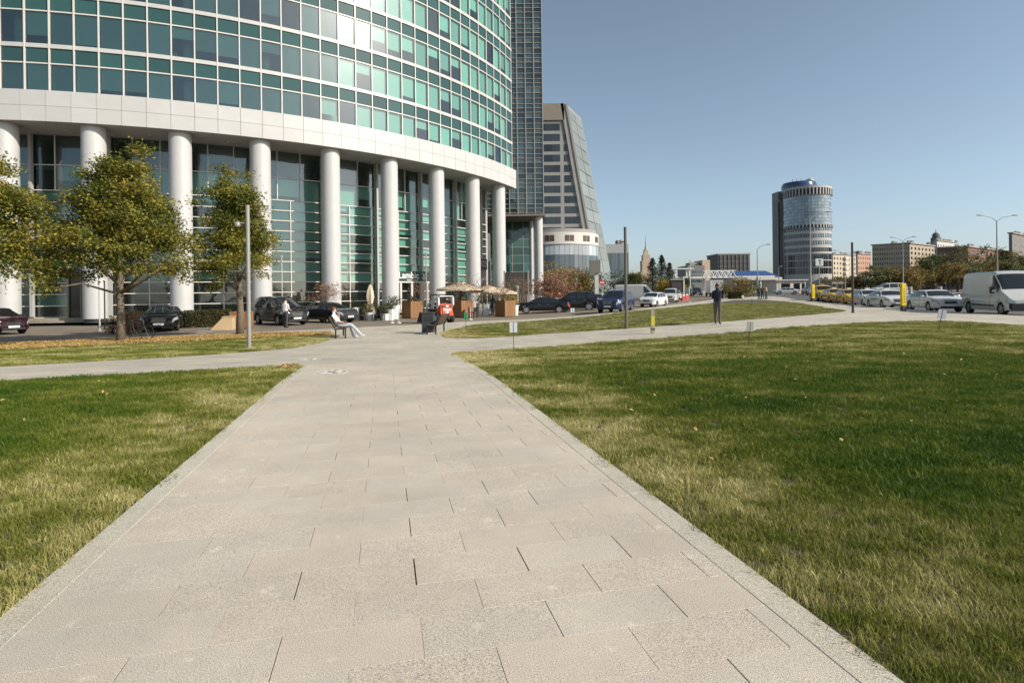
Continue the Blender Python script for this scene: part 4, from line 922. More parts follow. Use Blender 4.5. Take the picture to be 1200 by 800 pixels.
def tree(name, label, loc, h, trunk_h, rx, ry, nleaf, lsize, lf, bark=None, group=None, r0=0.14, nclu=120, cs=0.30, lump=0.28, seed=1, limbs=26, flat=0.3, lean=(0, 0), rzc=None, zc=None, taper=0.0):
    t = thing(name, label, 'tree', loc, 0, group); rz = rzc or (h-trunk_h)/2; zc = zc or trunk_h+rz*0.98
    p, c = crown_pts(nleaf, rx, ry, rz, zc, nclu, cs, lump, seed, low=-0.75, taper=taper)
    rr = random.Random(seed); mb = MB()
    top = Vector((lean[0], lean[1], zc+rz*0.5)); tp = [Vector((0, 0, -0.15)), Vector((0.03, 0.02, trunk_h*0.5)), Vector((lean[0]*.4, lean[1]*.4, trunk_h)), Vector((lean[0]*.7+.05, lean[1]*.7, zc)), top]
    mb.tube(tp, [r0*1.25, r0, r0*0.85, r0*0.45, r0*0.12], 10)
    o = mb.build('trunk', bark or M_bark, t, smooth='all')
    idx = rr.sample(range(len(c)), min(limbs, len(c)))
    for i in idx:
        e = Vector(c[i]); zb = min(max(trunk_h*0.8, e.z-0.55*hypot(e.x, e.y)-0.2), zc+rz*.3); f = min(1, max(0, (zb-trunk_h)/max(0.1, zc-trunk_h)))
        b = Vector((lean[0]*.4, lean[1]*.4, zb)); m_ = b.lerp(e, 0.5)+Vector((rr.uniform(-.1, .1), rr.uniform(-.1, .1), 0.12*(e-b).length))
        q = MB(); q.tube([b, m_, e], [r0*0.38*(1-.5*f), r0*0.22*(1-.5*f), 0.012], 6); q.build('limb', bark or M_bark, t, smooth='all')
    me = quads_mesh('crown', leaves(p, np.full(len(p), lsize), flat), lf); put('crown', me, t); return t
def bush(name, label, loc, rx, ry, h, nleaf, lsize, lf, group=None, seed=1, lump=0.3, cat='bush', stems=7, core=True):
    t = thing(name, label, cat, loc, 0, group); p, c = crown_pts(nleaf, rx, ry, h*0.55, h*0.5, 60, min(rx, h)*0.16, lump, seed)
    p[:, 2] = np.abs(p[:, 2])
    for i in range(stems):
        e = c[i]; q = MB(); q.tube([(e[0]*.1, e[1]*.1, -.05), (e[0]*.5, e[1]*.5, abs(e[2])*.5), (e[0], e[1], abs(e[2]))], [.03*h, .02*h, .006], 5); q.build('stem', M_bark2, t)
    put('foliage', quads_mesh('foliage', leaves(p, np.full(len(p), lsize), .3), lf), t); return t
def hedge(name, label, a, b, wd, h, n, lsize, lf, seed=1):
    """clipped hedge from a to b"""
    a, b = Vector(a), Vector(b); r_ = np.random.default_rng(seed); t = thing(name, label, 'hedge', (a+b)/2, atan2(b.y-a.y, b.x-a.x)); L = (b-a).length
    p = r_.random((n, 3)); face = r_.integers(0, 5, n); p = (p-.5)
    p[face == 0, 2] = .5; p[face == 1, 1] = -.5; p[face == 2, 1] = -.5; p[face == 3, 0] = np.sign(p[face == 3, 0])*.5
    p = p*np.array([L, wd, h])+r_.normal(size=(n, 3))*0.035; p[:, 2] += h/2; p[:, 2] = np.abs(p[:, 2])
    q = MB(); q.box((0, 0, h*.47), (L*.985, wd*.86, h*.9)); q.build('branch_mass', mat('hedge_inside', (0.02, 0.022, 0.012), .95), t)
    put('foliage', quads_mesh('foliage', leaves(p, np.full(n, lsize), .3), lf), t); return t
p = G(141, 400); tree('linden_tree', 'autumn linden between the bicycle and the round tower, tallest of the row', p, 7.5, 2.5, 2.5, 2.4, 56000, 0.112, LF_linden, r0=0.15, seed=3, nclu=290, cs=.25, lump=.36, rzc=2.8, zc=4.65, taper=.46, group='autumn linden trees along the drive')
p = G(281, 392.5); tree('linden_tree', 'slender autumn linden standing behind the pale lamp post', p, 7.3, 2.3, 1.75, 1.75, 30000, 0.11, LF_linden, r0=0.15, seed=8, nclu=200, cs=.23, lump=.38, rzc=2.7, zc=4.55, taper=.3, group='autumn linden trees along the drive')
p = G(-32, 407); tree('linden_tree', 'broad autumn linden whose crown fills the side of the lobby', p, 7.4, 2.5, 2.5, 2.4, 48000, 0.112, LF_linden, r0=0.16, seed=21, nclu=280, cs=.25, lump=.36, rzc=2.7, zc=4.7, taper=.3, group='autumn linden trees along the drive')
# pinkish small trees on the terrace and in front of the wedge building
for i, (u, Y, h, r, n, lf, lab) in enumerate(((381, 41, 2.9, 1.5, 1500, LF_red, 'small pink leaved tree behind the dark parked saloon'), (565, 47, 3.6, 1.7, 600, LF_red, 'bare branched small tree by the cream parasols'),
        (492, 46, 3.3, 1.1, 350, LF_red, 'thin reddish tree before the restaurant doors'), (540, 47, 3.7, 1.6, 800, LF_red, 'thin twiggy tree in the wooden planter beside the loader'), (590, 47, 3.0, 1.2, 500, LF_red, 'leafless pale twigged tree by the last column'), (612, 56, 3.5, 1.4, 900, LF_red, 'pinkish shrub tree under the glass tower'))):
    tree('ornamental_tree', lab, PG(u, Y, -.12), h, h*.35, r, r, n, .09, lf, r0=.05, seed=30+i, nclu=60, cs=.2, limbs=34, group='small ornamental trees by the terrace')
for i, (u, Y, h, r, n, lf, lab) in enumerate(((643, 66, 4.2, 2.0, 2600, LF_red, 'dusty pink shrub left of the bank behind the black saloon'), (657, 68, 4.4, 2.2, 3000, LF_red, 'larger dusty pink shrub before the podium drum'), (671, 74, 3.9, 2.6, 2500, LF_aut, 'tawny shrub above the grass bank'), (687, 78, 4.0, 2.6, 2500, LF_green, 'green shrub beside the grey sign box'),
        (650, 90, 6.0, 3.5, 3500, LF_yellow, 'yellowing vine bush along the foot of the podium drum'), (668, 92, 6.0, 3.5, 3500, LF_aut, 'russet vine bush along the foot of the podium drum'), (684, 94, 5.6, 3.2, 3000, LF_aut, 'brown vine bush behind the grey sign box'), (722, 95, 5.0, 2.6, 2500, LF_spruce, 'dark green shrub behind the blue car'))):
    bush('garden_shrub', lab, PG(u, Y, -.12), r, r*.8, h, n, .22, lf, seed=50+i, group='shrubs on the bank below the wedge building')
# hedges by the round tower
a, b = PG(216, 36.0, -.12), PG(270, 37.5, -.12); hedge('clipped_hedge', 'clipped hedge right of the black limousine', a, b, .8, 1.05, 5200, .09, LF_hedge, 4)
a, b = PG(148, 35.0, -.12), PG(186, 35.6, -.12); hedge('clipped_hedge', 'clipped hedge left of the black limousine behind the bicycle', a, b, .8, 1.0, 3600, .09, LF_hedge, 5)
bush('garden_shrub', 'rust coloured round shrub behind the bicycle and tree trunk', PG(153, 30.5, -.12), .75, .6, 1.25, 1800, .08, LF_red, seed=77)
bush('garden_shrub', 'low green brown shrub left of the tree trunk', PG(131, 31, -.12), .5, .5, .85, 900, .08, LF_hedge, seed=78)
hedge('clipped_hedge', 'low green hedge along the restaurant glazing', PG(398, 43.0, -.12), PG(450, 46.5, -.12), .6, .95, 3000, .09, LF_hedge, 6)
# spruces
def spruce(label, loc, h, r, seed):
    t = thing('spruce_tree', label, 'tree', loc, 0, 'dark spruces by the road'); r_ = np.random.default_rng(seed)
    q = MB(); q.tube([(0, 0, -.2), (0, 0, h*.5), (0, 0, h)], [.22, .13, .02], 8); q.build('trunk', M_bark2, t); pts = []
    n = 34
    for i in range(n):
        f = i/n; z = h*(.06+.92*f); R = r*(1-f)**.85*(.8+.4*r_.random())+.1
        for j in range(8):
            a = r_.random()*6.28; rr2 = R*(.65+.5*r_.random()); k = np.linspace(.15, 1, 14)[:, None]
            b = np.c_[cos(a)*rr2*k, sin(a)*rr2*k, z-rr2*.35*k+.1*k*k*rr2]; pts.append(b+r_.normal(size=b.shape)*.1)
    p = np.concatenate(pts); put('crown', quads_mesh('crown', leaves(p, np.full(len(p), .32), 0, .3), LF_spruce), t)
for i, (u, Y, v, r, lab) in enumerate(((765, 110, 301, 3.3, 'dark spruce nearest the white van, broad and full'), (776, 112, 297.5, 3.2, 'tallest dark spruce in the group by the road'), (785, 118, 307, 2.8, 'smaller dark spruce at the end of the group'))):
    g = PG(u, Y, -.2); spruce(lab, g, P(u, v, Y).z-g.z, r, 90+i)
# trees of the middle and far distance
far = [(744, 120, 5.6, 2.8, LF_aut, 'orange brown tree between pavilion and spruces'), (740, 118, 5.5, 2.4, LF_green, 'dark green tree beside the glass pavilion'), (786, 100, 3.2, 2.6, LF_yellow, 'yellow green bush at the foot of the spruces'), (802, 150, 4.6, 2.2, LF_green, 'green tree under the white bridge canopy')]
for i, (u, Y, h, r, lf, lab) in enumerate(far): tree('roadside_tree', lab, PG(u, Y, -.2), h, h*.22, r, r, 2600, .30, lf, bark=M_bark2, r0=.13, seed=120+i, nclu=60, cs=.45, limbs=10, group='trees by the road')
for i, (u, Y, h, r, lf, lab) in enumerate(((856, 84, 2.9, 2.0, LF_aut, 'tall brown bush at the far end of the lawn'), (866, 85, 3.0, 2.2, LF_aut, 'broad brown bush in the middle of the far hedge'), (876, 86, 2.6, 1.9, LF_olive, 'olive bush at the avenue end of the far hedge'))):
    bush('roadside_bush', lab, PG(u, Y, -.02), r, r*.7, h, 2600, .16, lf, seed=140+i, group='bushes at the far end of the lawn')
hedge('clipped_hedge', 'dark low clipped hedge below the brown bushes', PG(855, 79, 0), PG(868, 79, 0), 1.2, .95, 2600, .14, LF_hedge, 9)
R_far = random.Random(4)
rows_ = [(1003, 128, 4.5, 3.2, LF_aut, 'low brown tree behind the white taxis'), (1030, 122, 6.2, 4.2, LF_olive, 'olive tree before the long tan block'), (1047, 124, 6.6, 3.6, LF_aut, 'brown autumn tree before the tan block corner'), (1060, 118, 5.4, 3.6, LF_aut, 'bushy brown tree beside the double arm lamp'), (1075, 120, 6.4, 4.0, LF_aut, 'dense russet tree behind the white saloon'), (1088, 126, 9.6, 4.2, LF_green, 'dark green tree before the sunny end of the tan block'),
    (1104, 132, 10.2, 5.0, LF_green, 'tall dark tree left of the big olive willow'), (1122, 128, 11.5, 5.6, LF_olive, 'big pale olive willow behind the walkers'), (1112, 120, 7.0, 4.2, LF_aut, 'brown tree below the olive willow'), (1134, 122, 6.8, 3.4, LF_olive, 'slim olive tree beside the willow'), (1150, 135, 10.5, 4.6, LF_green, 'dark tree before the red brick block'), (1153, 126, 8.8, 4.0, LF_aut, 'orange crowned tree above the white van'), (1172, 138, 11.0, 4.6, LF_green, 'dark tall tree behind the double arm lamp by the van'), (1181, 126, 8.8, 3.8, LF_olive, 'yellow green tree above the van cab'), (1197, 135, 11.6, 5.4, LF_aut, 'large brown tree at the end of the avenue trees'), (1213, 130, 10, 4.6, LF_green, 'dark green tree past the van front'), (985, 170, 5.5, 4.5, LF_green, 'dark tree below the cream block'), (1012, 165, 6.5, 4.2, LF_green, 'dark tree below the pink block'), (972, 160, 4.2, 3.6, LF_aut, 'brown bush tree right of the round tower'), (900, 260, 9, 5, LF_aut, 'brown tree left of the round tower')]
for i, (u, Y, h, r, lf, lab) in enumerate(rows_): tree('avenue_tree', lab, PG(u, Y, -.25), h*.86, h*.14, r*.9, r*.9, 3600 if Y < 200 else 1600, .34, lf, bark=M_bark2, r0=.16, seed=160+i, nclu=44, cs=.55, limbs=10, lump=.42, group='trees beyond the avenue')
# ================================================================== VEHICLES
M_tyre = mat('tyre_rubber', (0.018, 0.018, 0.018), .85); M_rim = mat('alloy_rim', (0.45, 0.45, 0.46), .3, .8); M_trim = mat('black_trim', (0.02, 0.02, 0.02), .6)
M_cgl = mat('car_glass', (0.012, 0.014, 0.015), .03, spec=.9); M_lamp = mat('headlamp', (0.30, 0.31, 0.32), .06, spec=1.0); M_tail = mat('tail_lamp', (0.35, 0.012, 0.01), .15, spec=.8)
M_plate = mat('licence_plate', (0.74, 0.74, 0.72), .5); M_chr = mat('chrome', (0.62, 0.62, 0.62), .12, 1.0)
def paint(name, c, rough=.10): return mat('paint_'+name, c, rough, 0.0, spec=.45)
def interp(pts, x):
    if x <= pts[0][0]: return pts[0][1]
    for (a, b), (c, d) in zip(pts[:-1], pts[1:]):
        if x <= c: return b+(d-b)*(x-a)/(c-a) if c > a else d
    return pts[-1][1]
TYPES = {
 # top silhouette from rear to front (x, z), belt line, length, width, wheel positions, radius, sill, greenhouse top width, side windows (x ranges), windscreen x, rear glass x
 'saloon': dict(L=5.0, W=1.88, top=[(-2.5, .72), (-2.44, .98), (-2.3, 1.06), (-1.75, 1.11), (-1.05, 1.40), (-.55, 1.46), (.15, 1.47), (.55, 1.42), (1.30, 1.02), (1.8, .99), (2.2, .93), (2.40, .86), (2.47, .76), (2.5, .60)], belt=[(-2.5, .72), (-2.3, .95), (0, .96), (1.3, .95), (2.2, .87), (2.42, .80), (2.5, .58)], wh=(-1.48, 1.52), R=.34, sill=.24, wr=.72, win=[(-1.42, -.68), (-.60, .16), (.24, 1.02)], ws=(.60, 1.24), rg=(-1.68, -1.10)),
 'hatch':  dict(L=4.3, W=1.74, top=[(-2.15, .70), (-2.1, 1.0), (-1.95, 1.10), (-1.55, 1.42), (-1.1, 1.48), (.0, 1.49), (.35, 1.44), (1.1, 1.04), (1.6, .98), (1.9, .91), (2.06, .83), (2.12, .74), (2.15, .60)], belt=[(-2.15, .70), (-1.9, .98), (0, .95), (1.1, .93), (1.9, .85), (2.08, .78), (2.15, .58)], wh=(-1.25, 1.32), R=.31, sill=.22, wr=.74, win=[(-1.40, -.72), (-.64, .08), (.16, .86)], ws=(.42, 1.05), rg=(-1.93, -1.58)),
 'suv':    dict(L=4.9, W=1.95, top=[(-2.45, .80), (-2.42, 1.08), (-2.3, 1.20), (-1.98, 1.68), (-1.5, 1.76), (-.2, 1.80), (.35, 1.74), (1.12, 1.20), (1.6, 1.13), (2.15, 1.08), (2.36, 1.0), (2.42, .9), (2.45, .72)], belt=[(-2.45, .80), (-2.3, 1.14), (0, 1.12), (1.1, 1.09), (2.1, 1.02), (2.38, .94), (2.45, .70)], wh=(-1.45, 1.48), R=.39, sill=.30, wr=.76, win=[(-2.0, -1.25), (-1.15, -.32), (-.22, .86)], ws=(.42, 1.06), rg=(-2.28, -2.02)),
 'minivan': dict(L=5.1, W=1.93, top=[(-2.55, .80), (-2.53, 1.1), (-2.48, 1.3), (-2.3, 1.82), (-1.9, 1.90), (-.2, 1.92), (.55, 1.86), (1.55, 1.22), (1.95, 1.14), (2.3, 1.05), (2.46, .97), (2.52, .86), (2.55, .68)], belt=[(-2.55, .80), (-2.4, 1.12), (0, 1.12), (1.5, 1.08), (2.3, .98), (2.48, .90), (2.55, .66)], wh=(-1.6, 1.6), R=.36, sill=.24, wr=.78, win=[(-2.3, -1.15), (-1.05, .12), (.22, 1.22)], ws=(.66, 1.50), rg=(-2.46, -2.32)),
 'van':    dict(L=5.95, W=2.05, top=[(-2.97, .60), (-2.96, 1.2), (-2.93, 2.3), (-2.8, 2.48), (-1.5, 2.52), (.7, 2.52), (1.15, 2.42), (2.0, 1.42), (2.25, 1.30), (2.72, 1.10), (2.93, .88), (2.97, .62)], belt=[(-2.97, .60), (-2.9, 1.35), (0, 1.35), (1.9, 1.30), (2.7, 1.0), (2.97, .60)], wh=(-1.95, 2.05), R=.36, sill=.28, wr=.84, win=[(.98, 1.78)], ws=(1.22, 1.95), rg=None),
}
def car(name, label, kind, loc, rz, pm, group=None, cat='car', plate=True, taxi=None, two=None, low=None, roofbar=False, sc=1.0):
    """a motor vehicle, front towards +x: lofted body with wheel arches, panes, wheels, lamps"""
    D = TYPES[kind]; L, W = D['L'], D['W']; hl = L/2; t = thing(name, label, cat, loc, rz, group)
    if sc != 1: t.scale = (sc,)*3
    noseb = .34 if kind != 'van' else .22
    def hw(x):
        f = W/2
        d = hl-abs(x); k = noseb*1.3 if x > 0 else .30
        if d < k: f *= 1-.30*(1-d/k)**2.4 if x > 0 else 1-.16*(1-d/k)**2.2
        return f
    def zbot(x):
        z = D['sill']+(.05 if abs(x) > hl-.35 else 0)
        for wx in D['wh']:
            d = abs(x-wx); Ra = D['R']*1.16
            if d < Ra: z = max(z, D['R']+sqrt(Ra*Ra-d*d))
        return z
    def sec(x):
        w_ = hw(x); T = interp(D['top'], x); B = min(interp(D['belt'], x), T-.012); zb = zbot(x); cab = min(1, max(0, (T-B-.03)/(.36)))
        wr = w_*(.93-(.93-D['wr'])*cab); B = max(B, zb+.12)
        T = max(T, B+.012); m1 = zb+(B-zb)*.35
        return [Vector(q) for q in ((x, w_*.955, zb), (x, w_*.99, zb+(B-zb)*.12), (x, w_*1.0, m1), (x, w_*.995, zb+(B-zb)*.72), (x, w_*.955, B-.008),
             (x, w_*.945*.5+wr*.5+.02*cab, B+(T-B)*.5), (x, wr, B+(T-B)*(1-.10*cab)), (x, wr*(.86 if cab > .3 else .7), T-.006), (x, wr*.45, T+.012), (x, 0, T+.018))]
    xs = set([-hl, hl])
    for q, _ in D['top']+D['belt']: xs.add(q)
    for wx in D['wh']:
        for k in range(-6, 7): xs.add(round(wx+D['R']*1.16*sin(k*pi/12)*1.0, 3))
    for k in range(1, 6): xs.add(hl-noseb*k/6); xs.add(-hl+.3*k/6)
    n0 = int(L/.22)
    for k in range(n0): xs.add(-hl+L*(k+.5)/n0)
    xs = sorted(xs); xs = [x for i, x in enumerate(xs) if i == 0 or x-xs[i-1] > .012]
    rows = [[q for q in sec(x)]+[Vector((q.x, -q.y, q.z)) for q in sec(x)[-2::-1]] for x in xs]
    b = MB(); b.grid(rows); n = len(rows[0]); o_ = 0; b.f.append(tuple(range(n))); b.m.append(0); e = (len(rows)-1)*n; b.f.append(tuple(range(e, e+n))[::-1]); b.m.append(0)
    body = b.build('body', [pm], t, smooth=32)
    if two:     # doors and wings of a second colour: patch on the flanks
        pass
    def S_(x, tt):
        s_ = sec(x); i = int(min(8, max(0, math.floor(tt)))); return s_[i].lerp(s_[i+1], tt-i)
    def patch(nm, x0, x1, t0, t1, m, off=.008, nx=6, nt_=4, both=True, par=None, mir=False, xfun=None):
        for sgn in ((1, -1) if both else (1,)):
            rws = []
            for i in range(nx+1):
                x = x0+(x1-x0)*i/nx; r = []
                for j in range(nt_+1):
                    tt = t0+(t1-t0)*j/nt_; q = S_(x, tt); e_ = .004
                    du_ = S_(x+e_, tt)-S_(x-e_, tt); dv_ = S_(x, tt+.01)-S_(x, tt-.01); nn = dv_.cross(du_); 
                    if nn.length < 1e-9: nn = Vector((0, 1, 0))
                    nn.normalize()
                    if nn.dot(Vector((0, q.y, .3 if tt > 5 else 0))) < 0: nn = -nn
                    q = q+nn*off; r.append(Vector((q.x, q.y*sgn, q.z)))
                rws.append(r)
            if mir: rws = [r+[Vector((q.x, -q.y, q.z)) for q in r[::-1]] for r in rws]
            q = MB(); q.grid(rws); q.build(nm, m, par or t, smooth='all')
    for x0, x1 in D['win']: patch('side_window', x0, x1, 4.16, 5.86, M_cgl, nx=8)
    patch('windscreen', D['ws'][0], D['ws'][1], 6.35, 8.98, M_cgl, both=False, mir=True, nx=6, nt_=6)
    if D['rg']: patch('rear_window', D['rg'][0], D['rg'][1], 6.35, 8.98, M_cgl, both=False, mir=True, nx=5, nt_=6)
    # lamps
    hz0, hz1 = (2.95, 3.93)
    patch('headlamp', hl-(.40 if kind != 'van' else .30), hl-.012, hz0, hz1, M_lamp, nx=8, nt_=3)
    patch('tail_lamp', -hl+.03, -hl+.26, 2.5, 3.9, M_tail, nx=4, nt_=3)
    if low: patch('lower_cladding', -hl+.25, hl-.35, .02, 1.1, low, off=.012, nx=60, nt_=2)
    if kind == 'van': patch('side_moulding', -hl+.5, 1.4, 1.5, 1.85, M_trim, off=.012, nx=30, nt_=1)
    # front: grille, intake, plate
    sn = sec(hl); zb_, zt_ = sn[0].z, sn[4].z; wf = sn[2].y
    zt_ = interp(D['belt'], hl-.10)-.03; gh = (zt_-zb_)*.42; gzc = zt_-gh*.5; gw = wf*(1.15 if kind != 'van' else 1.3)
    q = MB(); q.hull([(hl-.16, -gw*.5, gzc-gh*.5), (hl-.16, gw*.5, gzc-gh*.5), (hl-.16, gw*.46, gzc+gh*.5), (hl-.16, -gw*.46, gzc+gh*.5)], [(hl+.018, -gw*.47, gzc-gh*.5), (hl+.018, gw*.47, gzc-gh*.5), (hl-.035, gw*.43, gzc+gh*.5), (hl-.035, -gw*.43, gzc+gh*.5)]); gr = q.build('grille', M_trim, t)
    for k in range(3):
        f_ = .2+.3*k; q = MB(); q.box((hl+.02-.053*f_, 0, gzc+gh*(f_-.5)), (.02, gw*.9, .018)); q.build('grille_bar', M_chr, gr)
    q = MB(); q.box((hl-.02, 0, gzc+gh*.55), (.05, gw*.98, .022)); q.build('grille_trim', M_chr, gr)
    q = MB(); q.box((hl-.01, 0, zb_+.06), (.07, wf*1.75, .11)); q.build('air_intake', M_trim, t)
    if plate:
        q = MB(); q.box((hl+.038, 0, zb_+(zt_-zb_)*.34), (.015, .52, .11)); q.build('licence_plate', M_plate, t)
        sr = sec(-hl); q = MB(); q.box((-hl-.012, 0, sr[0].z+(sr[4].z-sr[0].z)*.5), (.015, .52, .11)); q.build('licence_plate', M_plate, t)
    # mirrors, door seams and handles
    xm = D['ws'][1]-.28; zm = interp(D['belt'], xm)+.09
    for s_ in (1, -1):
        q = MB(); q.ball((xm, s_*(hw(xm)+.09), zm), (.07, .12, .075), 10, 6); q.build('wing_mirror', pm, t, smooth='all')
        for i, (x0, x1) in enumerate(D['win']):
            if i or kind in ('van',):
                q = MB(); y_ = (S_(x0+.1, 3.3).y+.012)*s_; q.box((x0+.12, y_, S_(x0+.12, 3.35).z), (.17, .025, .03)); q.build('door_handle', M_chr if pm.name != 'paint_van_white' else M_trim, t)
        sx = [D['win'][0][0]]+[w_[1]+.04 for w_ in D['win']] if kind != 'van' else [.9, 1.9]
        for x0 in sx[1:] if kind != 'van' else sx:
            pts = [S_(x0, tt) for tt in (.1, 1, 2, 3, 3.95)]; q = MB(); q.tube([Vector((p_.x, (p_.y+.001)*s_, p_.z)) for p_ in pts], .006, 4); q.build('door_seam', M_trim, t)
    # underbody and wheels
    q = MB(); q.box((0, 0, D['sill']+.13), (L*.90, W*.78, .24)); q.build('underbody', M_trim, t)
    R = D['R']; 
    tb = MB(); tb.lathe([(R*.66, -.10), (R*.93, -.115), (R, -.08), (R, .08), (R*.93, .115), (R*.66, .10)], 24, axis='Y'); tme = tb.mesh('tyre', M_tyre, smooth=40)
    rm = MB(); rm.lathe([(R*.66, .06), (R*.66, .095), (R*.60, .10), (R*.58, .055), (.001, .05)], 24, axis='Y')
    for k in range(5):
        a = k*2*pi/5; rm.bar((R*.08*cos(a), .085, R*.08*sin(a)), (R*.62*cos(a), .085, R*.62*sin(a)), .035, R*.2)
    rm.lathe([(R*.16, .06), (R*.16, .105), (.001, .11)], 12, axis='Y'); rme = rm.mesh('rim', M_rim, smooth=40)
    for wx in D['wh']:
        for s_ in (1, -1):
            w_ = put('wheel', None, t, (wx, s_*(W/2-.135), R), 0 if s_ > 0 else pi); put('tyre', tme, w_); put('rim', rme, w_)
    # arches: dark wheel housings inside the body
    for wx in D['wh']:
        q = MB(); q.lathe([(R*1.14, -W*.40), (R*1.14, W*.40)], 20, (wx, 0, R), axis='Y', a0=0, a1=pi); q.build('wheel_housing', M_trim, t)
    if taxi:
        T0 = interp(D['top'], -.1); q = MB(); q.box((-.1, 0, T0+.09), (.16, .38, .13)); q.build('taxi_sign', taxi, t)
    if roofbar:
        for s_ in (1, -1): q = MB(); q.tube([S_(x, 6.9)*1+Vector((0, 0, .04)) if s_ > 0 else Vector((S_(x, 6.9).x, -S_(x, 6.9).y, S_(x, 6.9).z+.04)) for x in (-1.7, -.8, .1)], .02, 6); q.build('roof_rail', M_chr, t)
    return t
def car_at(kind, u, v, deg, name, label, pm, **k):
    p = G(u, v, -.122 if k.pop('road', True) else 0); return car(name, label, kind, p, radians(deg), pm, **k)
def flank(t, kind, m, x0, x1, t0, t1, nm='livery_patch'): pass
PB = paint('black', (.010, .010, .011)); PBl = paint('blue', (.018, .03, .075)); PW = paint('white', (.62, .62, .60)); PS = paint('silver', (.42, .43, .44)); PDk = paint('graphite', (.03, .033, .035))
PY = paint('taxi_yellow', (.62, .36, .012)); PO = paint('taxi_orange', (.55, .16, .02)); PM_ = paint('maroon', (.022, .005, .008)); PVW = paint('van_white', (.52, .525, .50)); PG_ = paint('grey_green', (.36, .39, .35))
# headings: degrees counter-clockwise from +x
AV = -90-15.5        # avenue traffic comes towards the camera
def heading(p, tocam=0): return 0
car_at('saloon', 192, 386.5, -64, 'parked_car', 'black limousine with chrome grille parked between the clipped hedges', PB)
car_at('minivan', 329, 380, -44, 'parked_car', 'black minivan beside the man in the white shirt', PB, cat='van', roofbar=True)
car_at('saloon', 383, 377.5, -32, 'parked_car', 'dark graphite saloon behind the man on the bench', PDk)
car_at('hatch', -7, 391, -25, 'parked_car', 'dark maroon car half hidden past the lobby column', PM_)
car_at('saloon', 636, 366.8, 178, 'parked_car', 'black saloon with its tail towards the black off-roader', PB)
car_at('suv', 672, 364.0, 174, 'parked_car', 'black off-roader with chrome window trim behind the black saloon', PB, roofbar=True)
car_at('suv', 722, 366.0, -116, 'parked_car', 'dark blue off-roader facing the lamp post', PBl)
car_at('hatch', 766, 359.3, -124, 'parked_car', 'white car parked in front of the pale van', PW)
car_at('saloon', 700, 360.2, -110, 'parked_car', 'grey car mostly hidden between the two off-roaders', PG_)
p = G(747, 355.5, -.122); car('parked_van', 'pale panel van behind the white car', 'van', p, radians(-22), PVW, cat='van')
car_at('minivan', 786, 354.0, -110, 'parked_van', 'pale white minivan at the end of the parked row', PVW, cat='van')
car_at('suv', 816, 346.6, -100, 'moving_car', 'dark car coming along the road by the white truck', PDk)
car_at('saloon', 921, 345.0, 168, 'moving_car', 'silver white car crossing at the far junction', PS)
# the rank of taxis and cars along the avenue
TS = mat('taxi_sign_white', (.75, .74, .68), .5); TSy = mat('taxi_sign_yellow', (.7, .5, .05), .5)
L_red = paint('livery_red', (.40, .035, .02)); L_blue = paint('livery_blue', (.05, .16, .42)); L_or = paint('livery_orange', (.60, .20, .03))
rank = [('saloon', 1094, 364.6, 'white saloon with blue bonnet stripe at the head of the rank', PW, None), ('saloon', 1040, 361.0, 'white taxi with grey lettering beside the yellow pillar', PW, TS), ('hatch', 1017, 358.4, 'white taxi with orange doors third in the rank', PW, TS), ('hatch', 995.5, 356.2, 'yellow taxi behind the dark lamp post', PY, TS), ('saloon', 978, 354.0, 'yellow taxi with red flank flash in the rank', PY, TS), ('suv', 964, 352.2, 'yellow off-roader taxi at the end of the rank', PY, TSy)]
cars_ = []
for i, (kd, u, v, lab, pm, tx) in enumerate(rank): cars_.append(car_at(kd, u, v, AV, 'taxi' if tx else 'parked_car', lab, pm, taxi=tx, group='cars ranked along the avenue'))
def decal(t, kind, m, x0, x1, z0, z1, name='livery_flash', slant=.12):
    W = TYPES[kind]['W']
    for s_ in (1, -1):
        q = MB(); y = W/2*s_*1.004; q.hull([(x0, y, z0), (x1, y, z0), (x1+slant, y, z1), (x0+slant, y, z1)], [(x0, y+.006*s_, z0), (x1, y+.006*s_, z0), (x1+slant, y+.006*s_, z1), (x0+slant, y+.006*s_, z1)]); q.build(name, m, t)
q = MB(); q.hull([(1.35, .05, 1.02), (2.3, .05, .90), (2.3, .55, .86), (1.35, .62, 1.0)], [(1.35, .05, 1.045), (2.3, .05, .915), (2.3, .55, .88), (1.35, .62, 1.03)]); q.build('bonnet_stripe', L_blue, cars_[0])
decal(cars_[1], 'saloon', mat('livery_grey', (.25, .25, .25), .4), -.9, .4, .62, .80); decal(cars_[2], 'hatch', L_or, -1.0, .3, .45, .72); decal(cars_[3], 'hatch', mat('livery_dark', (.06, .06, .05), .4), -.5, .3, .55, .72); decal(cars_[4], 'saloon', L_red, -1.0, 1.0, .42, .66)
p = G(1176, 368.4, -.122); v_ = car('panel_van', 'white high-roof panel van with black lower bumper on the avenue', 'van', p, radians(AV-3), PVW, cat='van', low=None)
q = MB(); q.box((2.93, 0, .52), (.16, 1.75, .36)); q.build('bumper', M_trim, v_)
q = MB()
for s_ in (1, -1): q.box((2.72, s_*.86, .56), (.44, .16, .30))
q.build('bumper_corner', M_trim, v_)
for s_ in (1, -1):
    q = MB(); q.box((1.55, s_*1.17, 1.45), (.12, .2, .38)); q.build('wing_mirror', M_trim, v_)
q = MB(); q.box((2.62, 0, 1.16), (.02, .02, .02)); 
car('distant_van', 'small white van beyond the taxi roofs', 'minivan', PG(1041, 92, -.12), radians(170), PVW, cat='van')
